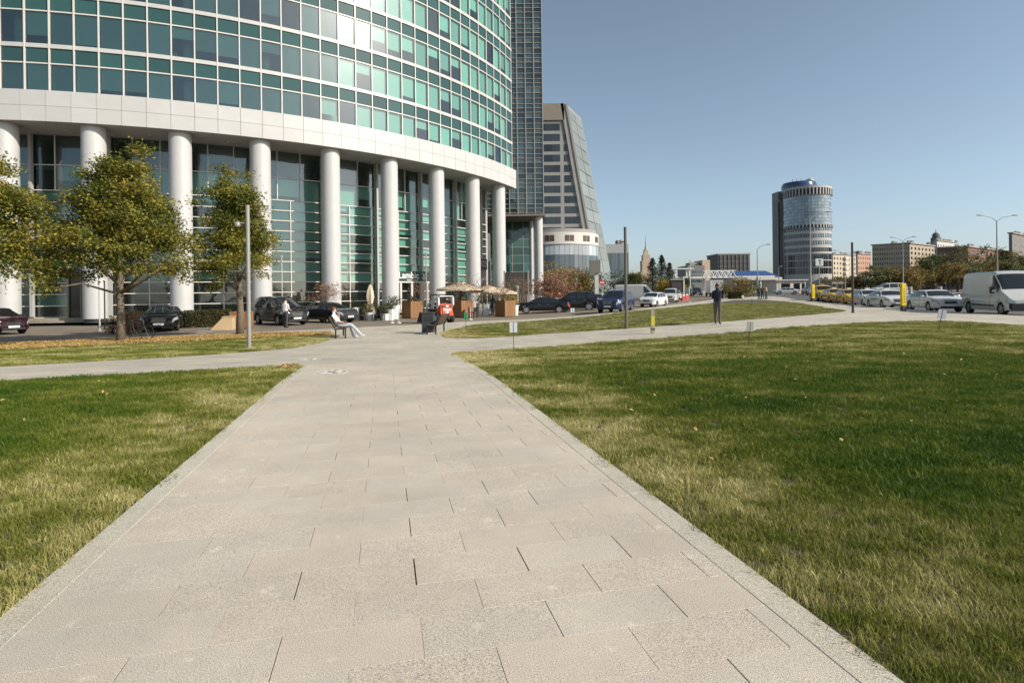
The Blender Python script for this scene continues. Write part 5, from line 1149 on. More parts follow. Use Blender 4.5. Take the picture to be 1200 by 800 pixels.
# white box lorry far down the road
p = PG(836.5, 104, -.122); t = thing('box_lorry', 'white box lorry turned away down the road', 'lorry', p, radians(80))
q = MB(); q.box((-1.0, 0, 1.85), (4.2, 2.2, 2.3)); q.build('box_body', PW, t); q = MB(); q.hull([(1.3, -1, .6), (2.9, -1, .6), (2.9, 1, .6), (1.3, 1, .6)], [(1.3, -.95, 2.2), (2.2, -.95, 2.2), (2.2, .95, 2.2), (1.3, .95, 2.2)]); q.build('cab', PW, t)
q = MB(); q.box((-.4, 0, .6), (5.4, .9, .25)); q.build('chassis', M_trim, t); q = MB(); q.box((-3.1, 0, .62), (.06, 2.0, .12)); q.build('tail_bar', L_red, t)
for x_ in (-2.0, 2.0):
    for s_ in (1, -1): q = MB(); q.lathe([(.2, -.1), (.4, -.1), (.4, .1), (.2, .1)], 16, (x_, s_*.95, .4), axis='Y'); q.build('wheel', M_tyre, t)
# extra small cars glimpsed far away
for i, (kd, u, Y, deg, lab, pm) in enumerate((('suv', 690, 78, -100, 'dark car parked by the no-entry sign', PDk), ('hatch', 792, 92, -105, 'white car just past the pale minivan', PW), ('saloon', 955, 96, -105, 'dark car waiting behind the yellow taxis', PDk), ('saloon', 948, 112, -105, 'red car far down the avenue', paint('red', (.28, .02, .02))))):
    car('distant_car', lab, kd, PG(u, Y, -.122), radians(deg), pm)
# ================================================================== PEOPLE
M_skin = mat('skin', (0.46, 0.27, 0.19), .55, var=.06); M_hair = mat('dark_hair', (0.03, 0.02, 0.014), .7); M_hairr = mat('auburn_hair', (0.14, 0.055, 0.025), .7); M_eye = mat('eye', (.02, .02, .02), .3)
def cloth(n, c): return mat('cloth_'+n, c, .85, var=.12, vscale=14, bump=.3, bscale=25)
def person(label, loc, rz, J, mats, hair=M_hair, name='person', group=None, scale=1.0, lg=1.15):
    """J: joints in metres, facing +x, y to the left. mats: torso, arm, leg, shoe"""
    t = thing(name, label, 'person', loc, rz, group); t.scale = (scale,)*3
    V = []; E_ = []; R_ = []; part = []
    def add(p, r, prev=None, pt=None):
        V.append(Vector(p)); R_.append(r)
        if prev is not None: E_.append((prev, len(V)-1)); part.append(pt)
        return len(V)-1
    pel = add(J['pelvis'], .155); sp = add(J['spine'], .145, pel, 'torso'); ch = add(J['chest'], .165, sp, 'torso')
    nk = add(J['neck'], .058, ch, 'torso'); jw = add(J['jaw'], .078, nk, 'skin'); hd = add(J['head'], .098, jw, 'skin'); add(Vector(J['head'])+Vector((-.01, 0, .085)), .062, hd, 'skin')
    fw = Vector(J.get('look', (1, 0, 0))); add(Vector(J['jaw'])+fw*.095+Vector((0, 0, .045)), .016, jw, 'skin')
    for s in ('L', 'R'):
        sh = add(J['sh'+s], .072, ch, 'torso'); el = add(J['el'+s], .052, sh, 'arm'); wr = add(J['wr'+s], .034, el, 'fore'); pm = add(J['ha'+s], .038, wr, 'skin')
        d = (Vector(J['ha'+s])-Vector(J['wr'+s])).normalized(); sd = d.cross(Vector((0, 0, 1)) if abs(d.z) < .9 else Vector((1, 0, 0))).normalized(); curl = Vector((.02, 0, -.015))
        for k, ln in enumerate((.075, .085, .08, .062)):
            b = Vector(J['ha'+s])+sd*(k-1.5)*.019+d*.03; f1 = add(b, .010, pm, 'skin'); f2 = add(b+d*ln*.55, .0092, f1, 'skin'); add(b+d*ln*.9+curl, .008, f2, 'skin')
        b = Vector(J['ha'+s])-sd*.042-d*.01; f1 = add(b, .011, pm, 'skin'); add(b+d*.045-sd*.012, .009, f1, 'skin')
        hp = add(J['hip'+s], .098*lg, pel, 'leg'); kn = add(J['kn'+s], .068*lg, hp, 'leg'); an = add(J['an'+s], .055*lg, kn, 'leg'); he = add(Vector(J['an'+s])+Vector((0, 0, -.045)), .044, an, 'shoe'); mid = add(Vector(J['an'+s]).lerp(Vector(J['to'+s]), .55)+Vector((0, 0, -.02)), .042, he, 'shoe'); add(J['to'+s], .034, mid, 'shoe')
    me = bpy.data.meshes.new('tmp'); me.from_pydata([tuple(v) for v in V], E_, [])
    o = bpy.data.objects.new('tmp', me); C.objects.link(o); md = o.modifiers.new('skin', 'SKIN'); md.use_smooth_shade = True; o.modifiers.new('sub', 'SUBSURF').levels = 2
    sk = me.skin_vertices[0].data
    for i, r in enumerate(R_): sk[i].radius = (r, r*.9 if i > 2 else r*.72)
    # flatten the torso front to back
    for i in (0, 1, 2): sk[i].radius = (R_[i], R_[i]) 
    sk[0].use_root = True
    bpy.context.view_layer.update(); ev = o.evaluated_get(bpy.context.evaluated_depsgraph_get()); m2 = bpy.data.meshes.new_from_object(ev); bpy.data.objects.remove(o)
    slots = dict(torso=0, arm=1, fore=2, leg=3, shoe=4, skin=5)
    ml = [mats['torso'], mats['arm'], mats.get('fore', mats['arm']), mats['leg'], mats['shoe'], M_skin]
    m2.materials.clear()
    for m_ in ml: m2.materials.append(m_)
    segs = [(V[a], V[b], slots[p_], R_[a]) for (a, b), p_ in zip(E_, part)]
    for pg_ in m2.polygons:
        c = pg_.center; best = 9; bi = 0
        for a, b, s_, r in segs:
            ab = b-a; k = max(0, min(1, (c-a).dot(ab)/max(1e-9, ab.length_squared))); d_ = (c-(a+ab*k)).length/ (r+.02)
            if d_ < best: best, bi = d_, s_
        pg_.material_index = bi; pg_.use_smooth = True
    m2.name = 'body'; put('body', m2, t)
    h = Vector(J['head']); q = MB()
    rows = []
    for i in range(7):
        th = pi*.62*i/6; rows.append([h+Vector((-.018+.112*sin(th)*cos(a)-(0.02 if cos(a) > .3 else 0)*sin(th), .094*sin(th)*sin(a), .045+.105*cos(th)+(.05 if cos(a) > .4 and i > 3 else 0))) for a in [2*pi*k/14 for k in range(14)]])
    q.grid(rows, closed=True); q.build('hair', hair, t, smooth='all')
    side = Vector((0, 0, 1)).cross(fw)
    for s in (1, -1):
        q = MB(); q.ball(h+fw*.088+side*s*.034+Vector((0, 0, -.005)), .011, 8, 5); q.build('eye', M_eye, t)
        q = MB(); q.ball(h+side*s*.093+Vector((0, 0, -.02)), (.02, .012, .032), 8, 5); q.build('ear', M_skin, t)
    return t
def standing(h=1.78, stride=0.0, armf=(0, 0), bend=(0, 0), spread=.09, lean=0.0):
    k = h/1.78; J = dict(pelvis=(0, 0, .97), spine=(.01+lean*.4, 0, 1.17), chest=(lean, 0, 1.37), neck=(lean*1.1, 0, 1.52), jaw=(.02+lean*1.2, 0, 1.595), head=(.015+lean*1.2, 0, 1.67))
    for s, sg in (('L', 1), ('R', -1)):
        i = 0 if s == 'L' else 1; st = stride*sg
        J['hip'+s] = (0, sg*.095, .90); J['kn'+s] = (.02+st*.5+max(0, st)*.1, sg*.10, .50); J['an'+s] = (st, sg*spread*1.1, .095+max(0, -st)*.12); J['to'+s] = (st+.17, sg*(spread*1.1+.03), .04+max(0, -st)*.02)
        J['sh'+s] = (lean, sg*.185, 1.43); a = armf[i]; e = (lean+.28*sin(a), sg*.215, 1.43-.28*cos(a)); b = a+bend[i]; w_ = (e[0]+.25*sin(b), sg*(.235-.10*min(1, bend[i]/1.5)), e[2]-.25*cos(b)); J['el'+s] = e; J['wr'+s] = w_
        J['ha'+s] = (w_[0]+.07*sin(b), w_[1]-sg*.02*min(1, bend[i]), w_[2]-.07*cos(b))
    return {a: tuple(x*k for x in b) if a != 'look' else b for a, b in J.items()}
shoe_d = mat('shoe_dark', (.02, .018, .016), .5); shoe_w = mat('shoe_white', (.7, .69, .66), .6)
# man in the white shirt by the minivan, back to the path
p = G(334.5, 384, -.122); person('man in white shirt and dark trousers beside the black minivan', p, radians(75), standing(1.78, 0.04, (.25, .2), (.9, 1.0)), dict(torso=cloth('white_shirt', (.68, .66, .62)), arm=cloth('white_shirt', (.68, .66, .62)), fore=M_skin, leg=cloth('grey_trousers', (.055, .055, .06)), shoe=shoe_d))
# person in dark jacket on the crossing path, seen from behind, hands raised before the chest
p = G(841, 380); person('person in dark jacket and grey trousers standing on the crossing path', p, radians(62), standing(1.80, 0.10, (.35, .3), (1.45, 1.5)), dict(torso=cloth('navy_jacket', (.014, .016, .026)), arm=cloth('navy_jacket', (.014, .016, .026)), leg=cloth('grey_chinos', (.095, .09, .08)), shoe=shoe_d))
p = G(577.5, 369.5, -.122); person('person in black standing by the wooden planter', p, radians(70), standing(1.74, .05, (.1, .1), (.5, .4)), dict(torso=cloth('black_coat', (.015, .014, .016)), arm=cloth('black_coat', (.015, .014, .016)), leg=cloth('dark_jeans', (.04, .045, .06)), shoe=shoe_d))
p = PG(1107.5, 84, -.0); person('pedestrian in dark clothes striding across the avenue', (p.x, p.y, p.z-.12), radians(178), standing(1.78, .30, (.35, -.3), (.3, .2)), dict(torso=cloth('black_coat', (.015, .014, .016)), arm=cloth('black_coat', (.015, .014, .016)), leg=cloth('dark_jeans', (.04, .045, .06)), shoe=shoe_d))
p = PG(1095.5, 88, 0); person('pedestrian in a brown coat by the far kerb', (p.x, p.y, p.z-.12), radians(190), standing(1.70, .12, (.2, -.1), (.2, .2)), dict(torso=cloth('brown_coat', (.12, .06, .04)), arm=cloth('brown_coat', (.12, .06, .04)), leg=cloth('black_coat', (.015, .014, .016)), shoe=shoe_d))
# group at the far end of the lawn
for i, (u, Y, hx, lab, c) in enumerate(((889.5, 72, 60, 'person in a grey green coat with back turned at the far lawn end', (.09, .10, .08)), (893.5, 73, 100, 'person in a black jacket in the group at the far lawn end', (.02, .02, .022)), (898, 72.5, 150, 'person with pale tan coat beside the group at the far lawn end', (.45, .32, .18)))):
    p = PG(u, Y, 0); person(lab, p, radians(hx), standing(1.74, .08, (.3, .1), (.9, .4)), dict(torso=cloth('coat%d' % i, c), arm=cloth('coat%d' % i, c), leg=cloth('dark_jeans', (.04, .045, .06)), shoe=shoe_d), group='people at the far end of the lawn')

# ================================================================== BENCHES AND THE SEATED MAN
M_wood = mat('bench_wood', (.105, .075, .05), .7, var=.25, vscale=20, objvar=.15); M_iron = mat('bench_iron', (.03, .03, .032), .55, .3)
def bench(label, loc, rz):
    """park bench 1.8 m long along its local y, facing +x, with slatted seat and back"""
    t = thing('park_bench', label, 'bench', loc, rz, 'slatted benches facing each other across the path')
    for k in range(5): q = MB(); q.box((.02+.09*k, 0, .45-.012*(4-k)), (.075, 1.8, .035)); q.build('seat_slat', M_wood, t)
    for k in range(5):
        z = .52+.085*k; q = MB(); q.box((-.05-.045*k, 0, z), (.03, 1.8, .07), rot=Matrix.Rotation(radians(-24), 3, 'Y')); q.build('back_slat', M_wood, t)
    for s in (-1, 1):
        for x in (.40, .0):
            q = MB(); q.box((x, s*.84, .21), (.055, .055, .43)); q.build('leg', M_iron, t)
        q = MB(); q.bar((-.01, s*.84, .38), (-.28, s*.84, .92), .05, .045); q.build('back_support', M_iron, t)
        q = MB(); q.bar((-.05, s*.84, .40), (.44, s*.84, .425), .05, .05); q.build('seat_rail', M_iron, t)
    return t
bp = G(397, 397); zb0 = bp.z
ang = PR  # benches look across the path, end on to the camera
b1 = bench('slatted bench with the man in white leaning back on it', (bp.x-.25, bp.y+.95, gz(bp.x, bp.y+.9)), radians(6))
bq = G(513, 392); b2 = bench('empty slatted bench beside the dark litter bin', (bq.x-.02, bq.y+.95, gz(bq.x, bq.y+.9)), radians(174))
# seated man: leans back, legs stretched to the right
J = dict(pelvis=(.16, 0, .56), spine=(.05, 0, .72), chest=(-.06, 0, .90), neck=(-.09, 0, 1.06), jaw=(-.045, 0, 1.135), head=(-.055, 0, 1.21))
for s, sg in (('L', 1), ('R', -1)):
    J['hip'+s] = (.22, sg*.095, .55); J['kn'+s] = (.66+.04*sg, sg*.10, .60-.02*sg); J['an'+s] = ((1.02, sg*.10, .17) if s == 'L' else (.78, sg*.11, .095)); J['to'+s] = ((1.17, sg*.12, .17) if s == 'L' else (.95, sg*.13, .045)); J['sh'+s] = (-.06, sg*.185, .96)
J['anR'] = (1.12, -.10, .11); J['toR'] = (1.26, -.13, .13); J['knR'] = (.68, -.10, .58); J['anL'] = (.72, .11, .095); J['toL'] = (.89, .14, .045); J['knL'] = (.60, .11, .56)
J['elR'] = (.10, -.26, .74); J['wrR'] = (.33, -.22, .68); J['haR'] = (.40, -.20, .67); J['elL'] = (.08, .24, .76); J['wrL'] = (.12, .12, 1.0); J['haL'] = (.08, .07, 1.06)
wt = cloth('white_tee', (.72, .71, .69)); person('man in white shirt and pale trousers leaning back on the bench', (b1.location.x+.0, b1.location.y-.55, b1.location.z), radians(4), J, dict(torso=wt, arm=wt, fore=M_skin, leg=cloth('pale_trousers', (.42, .44, .47)), shoe=shoe_w), hair=M_hairr, lg=1.35)
# litter bin: dark box with rounded top edge, on a pale slab
p = G(500.5, 391); t = thing('litter_bin', 'dark grey green litter bin beside the empty bench', 'litter bin', (p.x, p.y+.5, gz(p.x, p.y+.5)), radians(4))
mg = mat('bin_green_grey', (.035, .042, .040), .5, var=.1)
q = MB(); q.prism([(-.30, -.24), (.22, -.24), (.28, -.18), (.28, .20), (-.30, .20)], .03, .92); q.build('shell', mg, t)
q = MB(); q.prism([(-.33, -.27), (.25, -.27), (.31, -.2), (.31, .23), (-.33, .23)], .925, .98); q.build('lid', mg, t)
q = MB(); q.box((0, -.245, .70), (.36, .03, .18)); q.build('opening', M_dark, t); q = MB(); q.box((0, 0, .012), (.72, .6, .04)); q.build('base_slab', M_stone, t)
# ================================================================== LAMP POSTS, SIGNS, TERRACE, LOADER, BICYCLE
M_pole = mat('pole_grey', (.30, .285, .26), .5, .2, var=.08, vscale=2); M_poled = mat('pole_dark', (.06, .058, .055), .5, .3)
def park_lamp(label, u, v, vt, vh, side, m, r=.085):
    p = G(u, v); h = (v-vt)*p.y/FPX; t = thing('park_lamp', label, 'lamp post', p, 0, 'lamp posts along the paths'); hh = (v-vh)*p.y/FPX
    q = MB(); q.tube([(0, 0, -.05), (0, 0, h)], [r, r*.93], 16); q.build('pole', m, t, smooth=50)
    q = MB(); q.lathe([(r*1.7, 0), (r*1.7, .03), (r, .05)], 16); q.build('base_plate', m, t)
    q = MB(); q.tube([(0, 0, hh), (side*.32, 0, hh+.03)], .03, 8); q.build('arm', m, t)
    q = MB(); q.lathe([(.04, -.09), (.10, -.07), (.11, .0), (.07, .06), (.03, .08), (.01, .08)], 16, (side*.36, 0, hh)); hd = q.build('lamp_head', m, t, smooth=50)
    q = MB(); q.lathe([(.095, -.07), (.07, -.1), (.01, -.105)], 14, (side*.36, 0, hh)); q.build('lens', mat('lamp_lens', (.7, .68, .6), .3), hd, smooth=50)
park_lamp('pale grey lamp post on the grass strip before the slender linden', 292, 408.5, 240.5, 262, -1, M_pole, .075)
park_lamp('lamp post at the lawn edge before the dark blue off-roader', 734, 385, 266, 283.5, -1, mat('pole_brown', (.12, .11, .095), .5, .2), .072)
park_lamp('dark lamp post at the pavement tip beside the yellow taxi', 999.5, 366.5, 284, 295.5, 1, M_poled, .07)
def street_lamp(label, u, Y, vt, arms, m=M_pole, r=.09):
    p = PG(u, Y); t = thing('street_lamp', label, 'street lamp', p, 0, 'tall street lamps'); h = P(u, vt, Y).z-p.z
    q = MB(); q.tube([(0, 0, -.3), (0, 0, h*.5), (0, 0, h)], [r*1.4, r, r*.7], 10); q.build('pole', m, t, smooth=50)
    for du, dv in arms:
        e = P(u+du, vt+dv, Y)-Vector((p.x, p.y, p.z)); e.y = 0
        q = MB(); q.tube([(0, 0, h-.05), (e.x*.3, 0, h+(e.z-h)*.6), (e.x, 0, e.z)], [r*.6, r*.5, r*.4], 8); q.build('arm', m, t, smooth=50)
        q = MB(); q.ball((e.x, 0, e.z-.03), (.5, .16, .08), 10, 6); q.build('lamp_head', m, t, smooth='all')
street_lamp('single arm street lamp at the far end of the lawn', 888, 95, 292, [(13, -6)]); street_lamp('tall single arm street lamp before the round skyscraper', 950, 76, 256, [(22, -8)])
street_lamp('double arm street lamp behind the white van', 1169, 78, 259, [(-21, -7), (21, -7)]); street_lamp('double arm street lamp behind the yellow pillar', 1058.5, 98, 283, [(-13, -5), (13, -6)])
street_lamp('double arm street lamp near the kiosk row', 990.5, 120, 299, [(-12, -6), (10, -3)]); street_lamp('short pale lamp at the cream pavilion', 913, 140, 313, [(1.5, -1)])
street_lamp('slim white mast by the bridge stairs', 809, 120, 306, [(1, -1)], mat('mast_white', (.6, .59, .56), .5)); street_lamp('thin pole behind the dark car on the road', 823.5, 140, 318, [(1, 0)])
def thinpost(name, label, u, v, vt, r, m, cat='post', road=True, ball=False):
    p = G(u, v, -.122 if road else 0); h = (v-vt)*p.y/FPX; t = thing(name, label, cat, p); q = MB(); q.tube([(0, 0, -.05), (0, 0, h)], r, 8); q.build('pole', m, t)
    q = MB(); q.lathe([(r*2.4, 0), (r*2.4, .04), (r, .06)], 10); q.build('foot', m, t)
    q = MB(); q.ball((0, 0, h), r*1.5, 8, 6); q.build('cap', m, t); return t, h
thinpost('thin_post', 'thin white stake beside the lobby column', 117, 388, 326, .045, M_col); thinpost('thin_post', 'dark slim post left of the round shrub', 123, 386, 330, .04, M_poled); thinpost('thin_post', 'slim white flag pole behind the black minivan', 331, 376, 300, .04, M_col)
thinpost('thin_post', 'slim grey pole left of the closed parasol', 421, 369, 330, .05, M_poled); thinpost('thin_post', 'tall slim pole by the restaurant column', 500, 369, 296, .05, M_pole)
# ---- little signs in the grass
def lawnsign(label, u, v, vt, vb, wpx, m, tilt=0.0, yaw=0.0, pm=M_poled):
    p = G(u, v); s = p.y/FPX; h = (v-vt)*s; t = thing('lawn_sign', label, 'sign', p, yaw, 'small signs staked in the lawn'); t.rotation_euler = (0, tilt, yaw)
    q = MB(); q.tube([(0, 0, -.08), (0, 0, h-.02)], .012, 6); q.build('stake', pm, t)
    hb = (vb-vt)*s; w_ = wpx*s; q = MB(); q.box((0, -.018, h-hb/2), (w_, .012, hb)); b = q.build('plate', m, t)
    q = MB(); q.box((0, -.026, h-hb/2), (.014, .006, hb)); q.build('clip', pm, t)
ms = mat('sign_white', (.66, .66, .67), .5)
lawnsign('white sign plate on a thin stake at the corner of the big lawn', 602, 408.5, 377.5, 389.5, 9, ms)
lawnsign('grey backed sign on a leaning stake in the big lawn', 877, 405, 377, 388, 9.5, mat('sign_grey', (.20, .21, .20), .6), tilt=.10, yaw=.35)
lawnsign('grey white sign on a leaning stake at the lawn edge by the avenue', 1100, 388.5, 362.5, 373, 9, mat('sign_pale', (.42, .44, .48), .6), tilt=.17, yaw=-.1)
lawnsign('small white sign before the black saloon', 671, 376, 361, 366, 4.5, ms); lawnsign('green sign plate on the lawn tip by the bin', 546, 387.5, 366.5, 374, 4, mat('sign_green', (.04, .30, .13), .5))
lawnsign('tiny white marker on the middle lawn', 808.5, 361, 353, 357.5, 1.8, ms); lawnsign('tiny white marker at the far lawn tip', 870.5, 352, 346, 349, 2.6, ms); lawnsign('bare thin stake in the middle lawn', 881, 360, 350, 351, 1, M_poled)
p = G(765, 391); s = p.y/FPX; t = thing('marker_post', 'square wooden marker post with a yellow band on the crossing path', 'post', p); mw = mat('weathered_wood', (.34, .29, .20), .8, var=.2, vscale=10)
q = MB(); q.box((0, 0, 14*s), (4*s, 4*s, 28.5*s)); q.build('shaft', mw, t); q = MB(); q.box((0, 0, 15.5*s), (4.2*s, 4.2*s, 11*s)); q.build('yellow_band', mat('band_yellow', (.52, .45, .06), .6), t)
q = MB(); q.box((0, 0, 5.5*s), (4.25*s, 4.25*s, 2*s)); q.build('dark_band', M_poled, t)
def pillar(label, u, v, vt, wpx):
    p = G(u, v, -.0); s = p.y/FPX; h = (v-vt)*s; t = thing('parking_pillar', label, 'pillar', p, radians(8), 'yellow pillars along the avenue'); w_ = wpx*s
    q = MB(); q.prism([(-w_/2, -.09), (w_/2, -.09), (w_/2, .09), (-w_/2, .09)], h*.2, h); q.build('panel', mat('pillar_yellow', (.72, .50, .01), .5), t)
    q = MB(); q.box((0, 0, h*.1), (w_*.9, .2, h*.2)); q.build('foot', M_poled, t)
    for k in range(6): q = MB(); q.box((0, -.096, h*(.34+.09*k)), (w_*.3, .01, h*.03)); q.build('glyph', M_poled, t)
pillar('yellow parking pillar beside the white saloon', 1058.5, 364.5, 332, 5); pillar('yellow parking pillar at the foot of the tall street lamp', 953, 353.5, 333, 3)
# ---- terrace: planters, pots, parasols, chairs
M_pl = mat('planter_wood', (.25, .125, .052), .7, var=.2, vscale=6, objvar=.12); M_pld = M_pl; M_pot = mat('pot_white', (.70, .69, .67), .5); M_can = mat('parasol_cream', (.58, .47, .33), .85, var=.06, objvar=.06)
def planter(label, u, Y, w_, h, rz=.35):
    p = PG(u, Y, -.12); t = thing('wooden_planter', label, 'planter', p, rz, 'wooden planters on the terrace'); n = 6
    for k in range(n):
        for y_, ax in ((-w_/2, 0), (w_/2, 0)): q = MB(); q.box((-w_/2+w_*(k+.5)/n, y_, h/2+.04), (w_/n-.012, .04, h)); q.build('board', M_pl, t)
        for x_ in (-w_/2+.03, w_/2-.03): q = MB(); q.box((x_, -w_/2+w_*(k+.5)/n, h/2+.04), (.04, w_/n-.014, h-.01)); q.build('board', M_pl, t)
    q = MB(); q.box((0, 0, h*.45), (w_-.12, w_-.12, h*.85)); q.build('soil', M_soil, t)
planter('wooden planter before the restaurant doors', 483, 46, 1.2, 1.35, .8); planter('wooden planter right of the orange loader', 542, 46.5, 1.25, 1.35, .75); planter('wooden planter beside the person in black', 592, 47, 1.2, 1.3, .75); planter('wooden planter box right of the clipped hedge', 283, 34.5, 1.1, 1.0, .2)
for i, (u, Y, h_, lab, lf) in enumerate(((483, 46, 1.25, 'low green plant filling the planter before the restaurant doors', LF_green), (542, 46.5, 1.25, 'yellowish plant filling the planter right of the loader', LF_olive), (592, 47, 1.2, 'golden plant filling the planter beside the person in black', LF_yellow))):
    p = PG(u, Y, -.12+h_); bush('potted_plant', lab, p, .55, .55, .55, 500, .09, lf, seed=300+i, cat='plant', stems=4)
p = PG(268, 33.6, -.12); t = thing('wooden_ramp', 'pale wooden ramp board leaning by the hedge end', 'ramp', p, .2); q = MB(); q.hull([(-.9, -.5, 0), (.3, -.5, 0), (.3, .4, 0), (-.9, .4, 0)], [(-.2, -.5, .75), (.3, -.5, .75), (.3, .4, .75), (-.2, .4, .75)]); q.build('board', mat('pale_board', (.52, .38, .22), .7), t); q = MB(); q.box((.05, -.05, .77), (.6, .96, .04)); q.build('top_edge', mat('pale_board', (.52, .38, .22), .7), t)
def pot(label, u, Y, r, h, plant=None, lf=LF_green, seed=0):
    p = PG(u, Y, -.12); t = thing('white_pot', label, 'plant pot', p, 0, 'white pots on the terrace'); q = MB(); q.lathe([(.01, 0), (r*.8, 0), (r, h*.9), (r, h), (r*.88, h), (r*.86, h*.85), (.01, h*.85)], 18); q.build('pot', M_pot, t, smooth=40)
    q = MB(); q.lathe([(r*.87, h*.9), (.01, h*.92)], 16); q.build('soil', M_soil, t)
    if plant: bush('potted_plant', plant, (p.x, p.y, p.z+h*.9), r*1.7, r*1.7, .9, 420, .10, lf, seed=seed, cat='plant', stems=4)
pot('tall square-looking white pot left of the closed parasol', 416, 44, .36, 1.0, 'bushy green plant in the tall white pot', seed=1); pot('white pot at the foot of the closed parasol', 433, 43, .34, .62, 'yellow green plant in the pot under the closed parasol', LF_olive, 2); pot('low round white pot before the restaurant column', 451, 43, .36, .5, 'spreading green plant in the low round pot', seed=3)
pot('slim white pot next to the low round one', 457.5, 43.2, .34, .85, 'leafy plant in the slim white pot', seed=4); pot('tall white pot by the wooden planter of the doors', 462.5, 45, .4, 1.15, 'upright dark plant in the tall pot by the planter', LF_spruce, 5)
pot('white pot behind the person in black, first of the pair', 563, 48, .38, 1.15, 'yellow green shrub above the first pot behind the parasol', LF_olive, 6); pot('white pot behind the person in black, second of the pair', 568.5, 48, .36, 1.05, 'green shrub above the second pot behind the parasol', LF_green, 7); pot('small white pot by the last wooden planter', 603, 49, .34, .9, 'golden plant beside the last wooden planter', LF_yellow, 8)
def parasol(label, u, Y, zc, R, rz=.3):
    p = PG(u, Y, -.12); t = thing('parasol', label, 'parasol', p, rz, 'cream parasols on the terrace')
    q = MB(); q.tube([(0, 0, 0), (0, 0, zc+.55)], .035, 8); q.build('pole', M_wood, t); q = MB(); q.lathe([(.3, 0), (.3, .1), (.05, .14)], 14); q.build('base', M_poled, t)
    n = 8; top = (0, 0, zc+.55)
    for k in range(n):
        a0, a1 = 2*pi*k/n, 2*pi*(k+1)/n; am = (a0+a1)/2; e0 = (R*cos(a0), R*sin(a0), zc); e1 = (R*cos(a1), R*sin(a1), zc); em = (R*.95*cos(am), R*.95*sin(am), zc+.02)
        q = MB(); q.add([top, e0, em, e1, (e0[0], e0[1], zc-.16), (em[0], em[1], zc-.13), (e1[0], e1[1], zc-.16)], [(0, 1, 2), (0, 2, 3), (1, 4, 5, 2), (2, 5, 6, 3)]); q.build('canopy_panel', M_can, t)
        q = MB(); q.tube([top, e0], .014, 5); q.build('rib', M_wood, t)
parasol('wide open cream parasol above the planter by the loader', 540, 48, 2.35, 2.1); parasol('open cream parasol next to the number board', 572, 50, 2.15, 1.6, .1); parasol('open cream parasol half behind the last column', 588, 53, 2.0, 1.5, .2)
p = PG(434, 43.6, -.12); t = thing('closed_parasol', 'closed cream parasol wrapped round its pole', 'parasol', p); q = MB(); q.lathe([(.05, 2.75), (.14, 2.55), (.24, 2.2), (.30, 1.8), (.22, 1.45), (.20, 1.25), (.34, .75), (.42, .45), (.3, .5), (.05, .9)], 11); 
q.v = [(x*(1+.22*sin(5*atan2(y, x))), y*(1+.22*sin(5*atan2(y, x))), z) for x, y, z in q.v]; q.build('canopy', M_can, t, smooth=60); q = MB(); q.tube([(0, 0, 0), (0, 0, 2.95)], .035, 8); q.build('pole', M_wood, t); q = MB(); q.lathe([(.35, 0), (.35, .08), (.05, .1)], 12); q.build('base', M_poled, t)
def cafe_chair(label, u, Y, rz, m=M_iron):
    p = PG(u, Y, -.12); t = thing('cafe_chair', label, 'chair', p, rz, 'dark chairs on the terrace')
    q = MB(); q.box((0, 0, .45), (.44, .44, .05)); q.build('seat', m, t); q = MB(); q.box((-.2, 0, .70), (.05, .44, .42)); q.build('backrest', m, t)
    for x in (-.19, .19):
        for y in (-.19, .19): q = MB(); q.box((x, y, .22), (.04, .04, .43)); q.build('leg', m, t)
for i, (u, Y, rz, lab) in enumerate(((424, 42, .4, 'dark cafe chair before the closed parasol'), (441, 42.5, 2.4, 'dark cafe chair between the pots'), (446, 42, .9, 'dark cafe chair beside the low round pot'), (552, 45.5, .2, 'dark cafe chair right of the loader'), (556, 45, 2.9, 'dark cafe chair before the white pots'))): cafe_chair(lab, u, Y, rz)
for i, (u, lab) in enumerate(((459, 'white barrier post before the low pots'), (467, 'white barrier post before the restaurant planter'), (551, 'white barrier post right of the loader'))):
    p = PG(u, 38.5 if i < 2 else 42, -.12); t = thing('barrier_post', lab, 'post', p, 0, 'white barrier posts'); q = MB(); q.tube([(0, 0, 0), (0, 0, .95)], .025, 8); q.build('stem', M_col, t); q = MB(); q.lathe([(.17, 0), (.15, .05), (.03, .1)], 12); q.build('base', M_col, t)
# ---- skid-steer loader
lp = PG(513, 38.0, -.122); t = thing('skid_loader', 'orange and white compact loader with black bucket at the drive edge', 'loader', lp, radians(128)); t.scale = (.92, .86, .95)   # front (+x) points away to the left
MO = paint('loader_orange', (.55, .065, .012), .4); MWh = paint('loader_white', (.62, .61, .58), .4)
q = MB(); q.prism([(-1.15, -.42), (.55, -.42), (.55, .42), (-1.15, .42)], .35, 1.0); q.build('chassis', M_trim, t)
q = MB(); q.hull([(-1.28, -.55, .55), (-.55, -.55, .55), (-.55, .55, .55), (-1.28, .55, .55)], [(-1.18, -.5, 1.35), (-.55, -.5, 1.42), (-.55, .5, 1.42), (-1.18, .5, 1.35)]); q.build('engine_hood', MO, t, smooth=20)
q = MB(); q.box((-1.27, 0, .95), (.04, .8, .5), rot=Matrix.Rotation(radians(7), 3, 'Y')); dr = q.build('tail_door', MO, t); q = MB(); q.box((-1.265, 0, 1.22), (.05, .84, .12), rot=Matrix.Rotation(radians(7), 3, 'Y')); q.build('grille_strip', M_trim, dr)
q = MB(); q.box((-1.29, 0, 1.22), (.05, .24, .10)); q.build('badge', M_plate, dr)
tx = textobj('lettering', 'Bobcat', .24, M_plate, dr, (-1.315, 0, .98), (radians(83), 0, -pi/2), ext=.006, bold=.006)
q = MB(); q.box((-1.30, 0, .80), (.04, .22, .12)); q.build('decal', M_plate, dr)
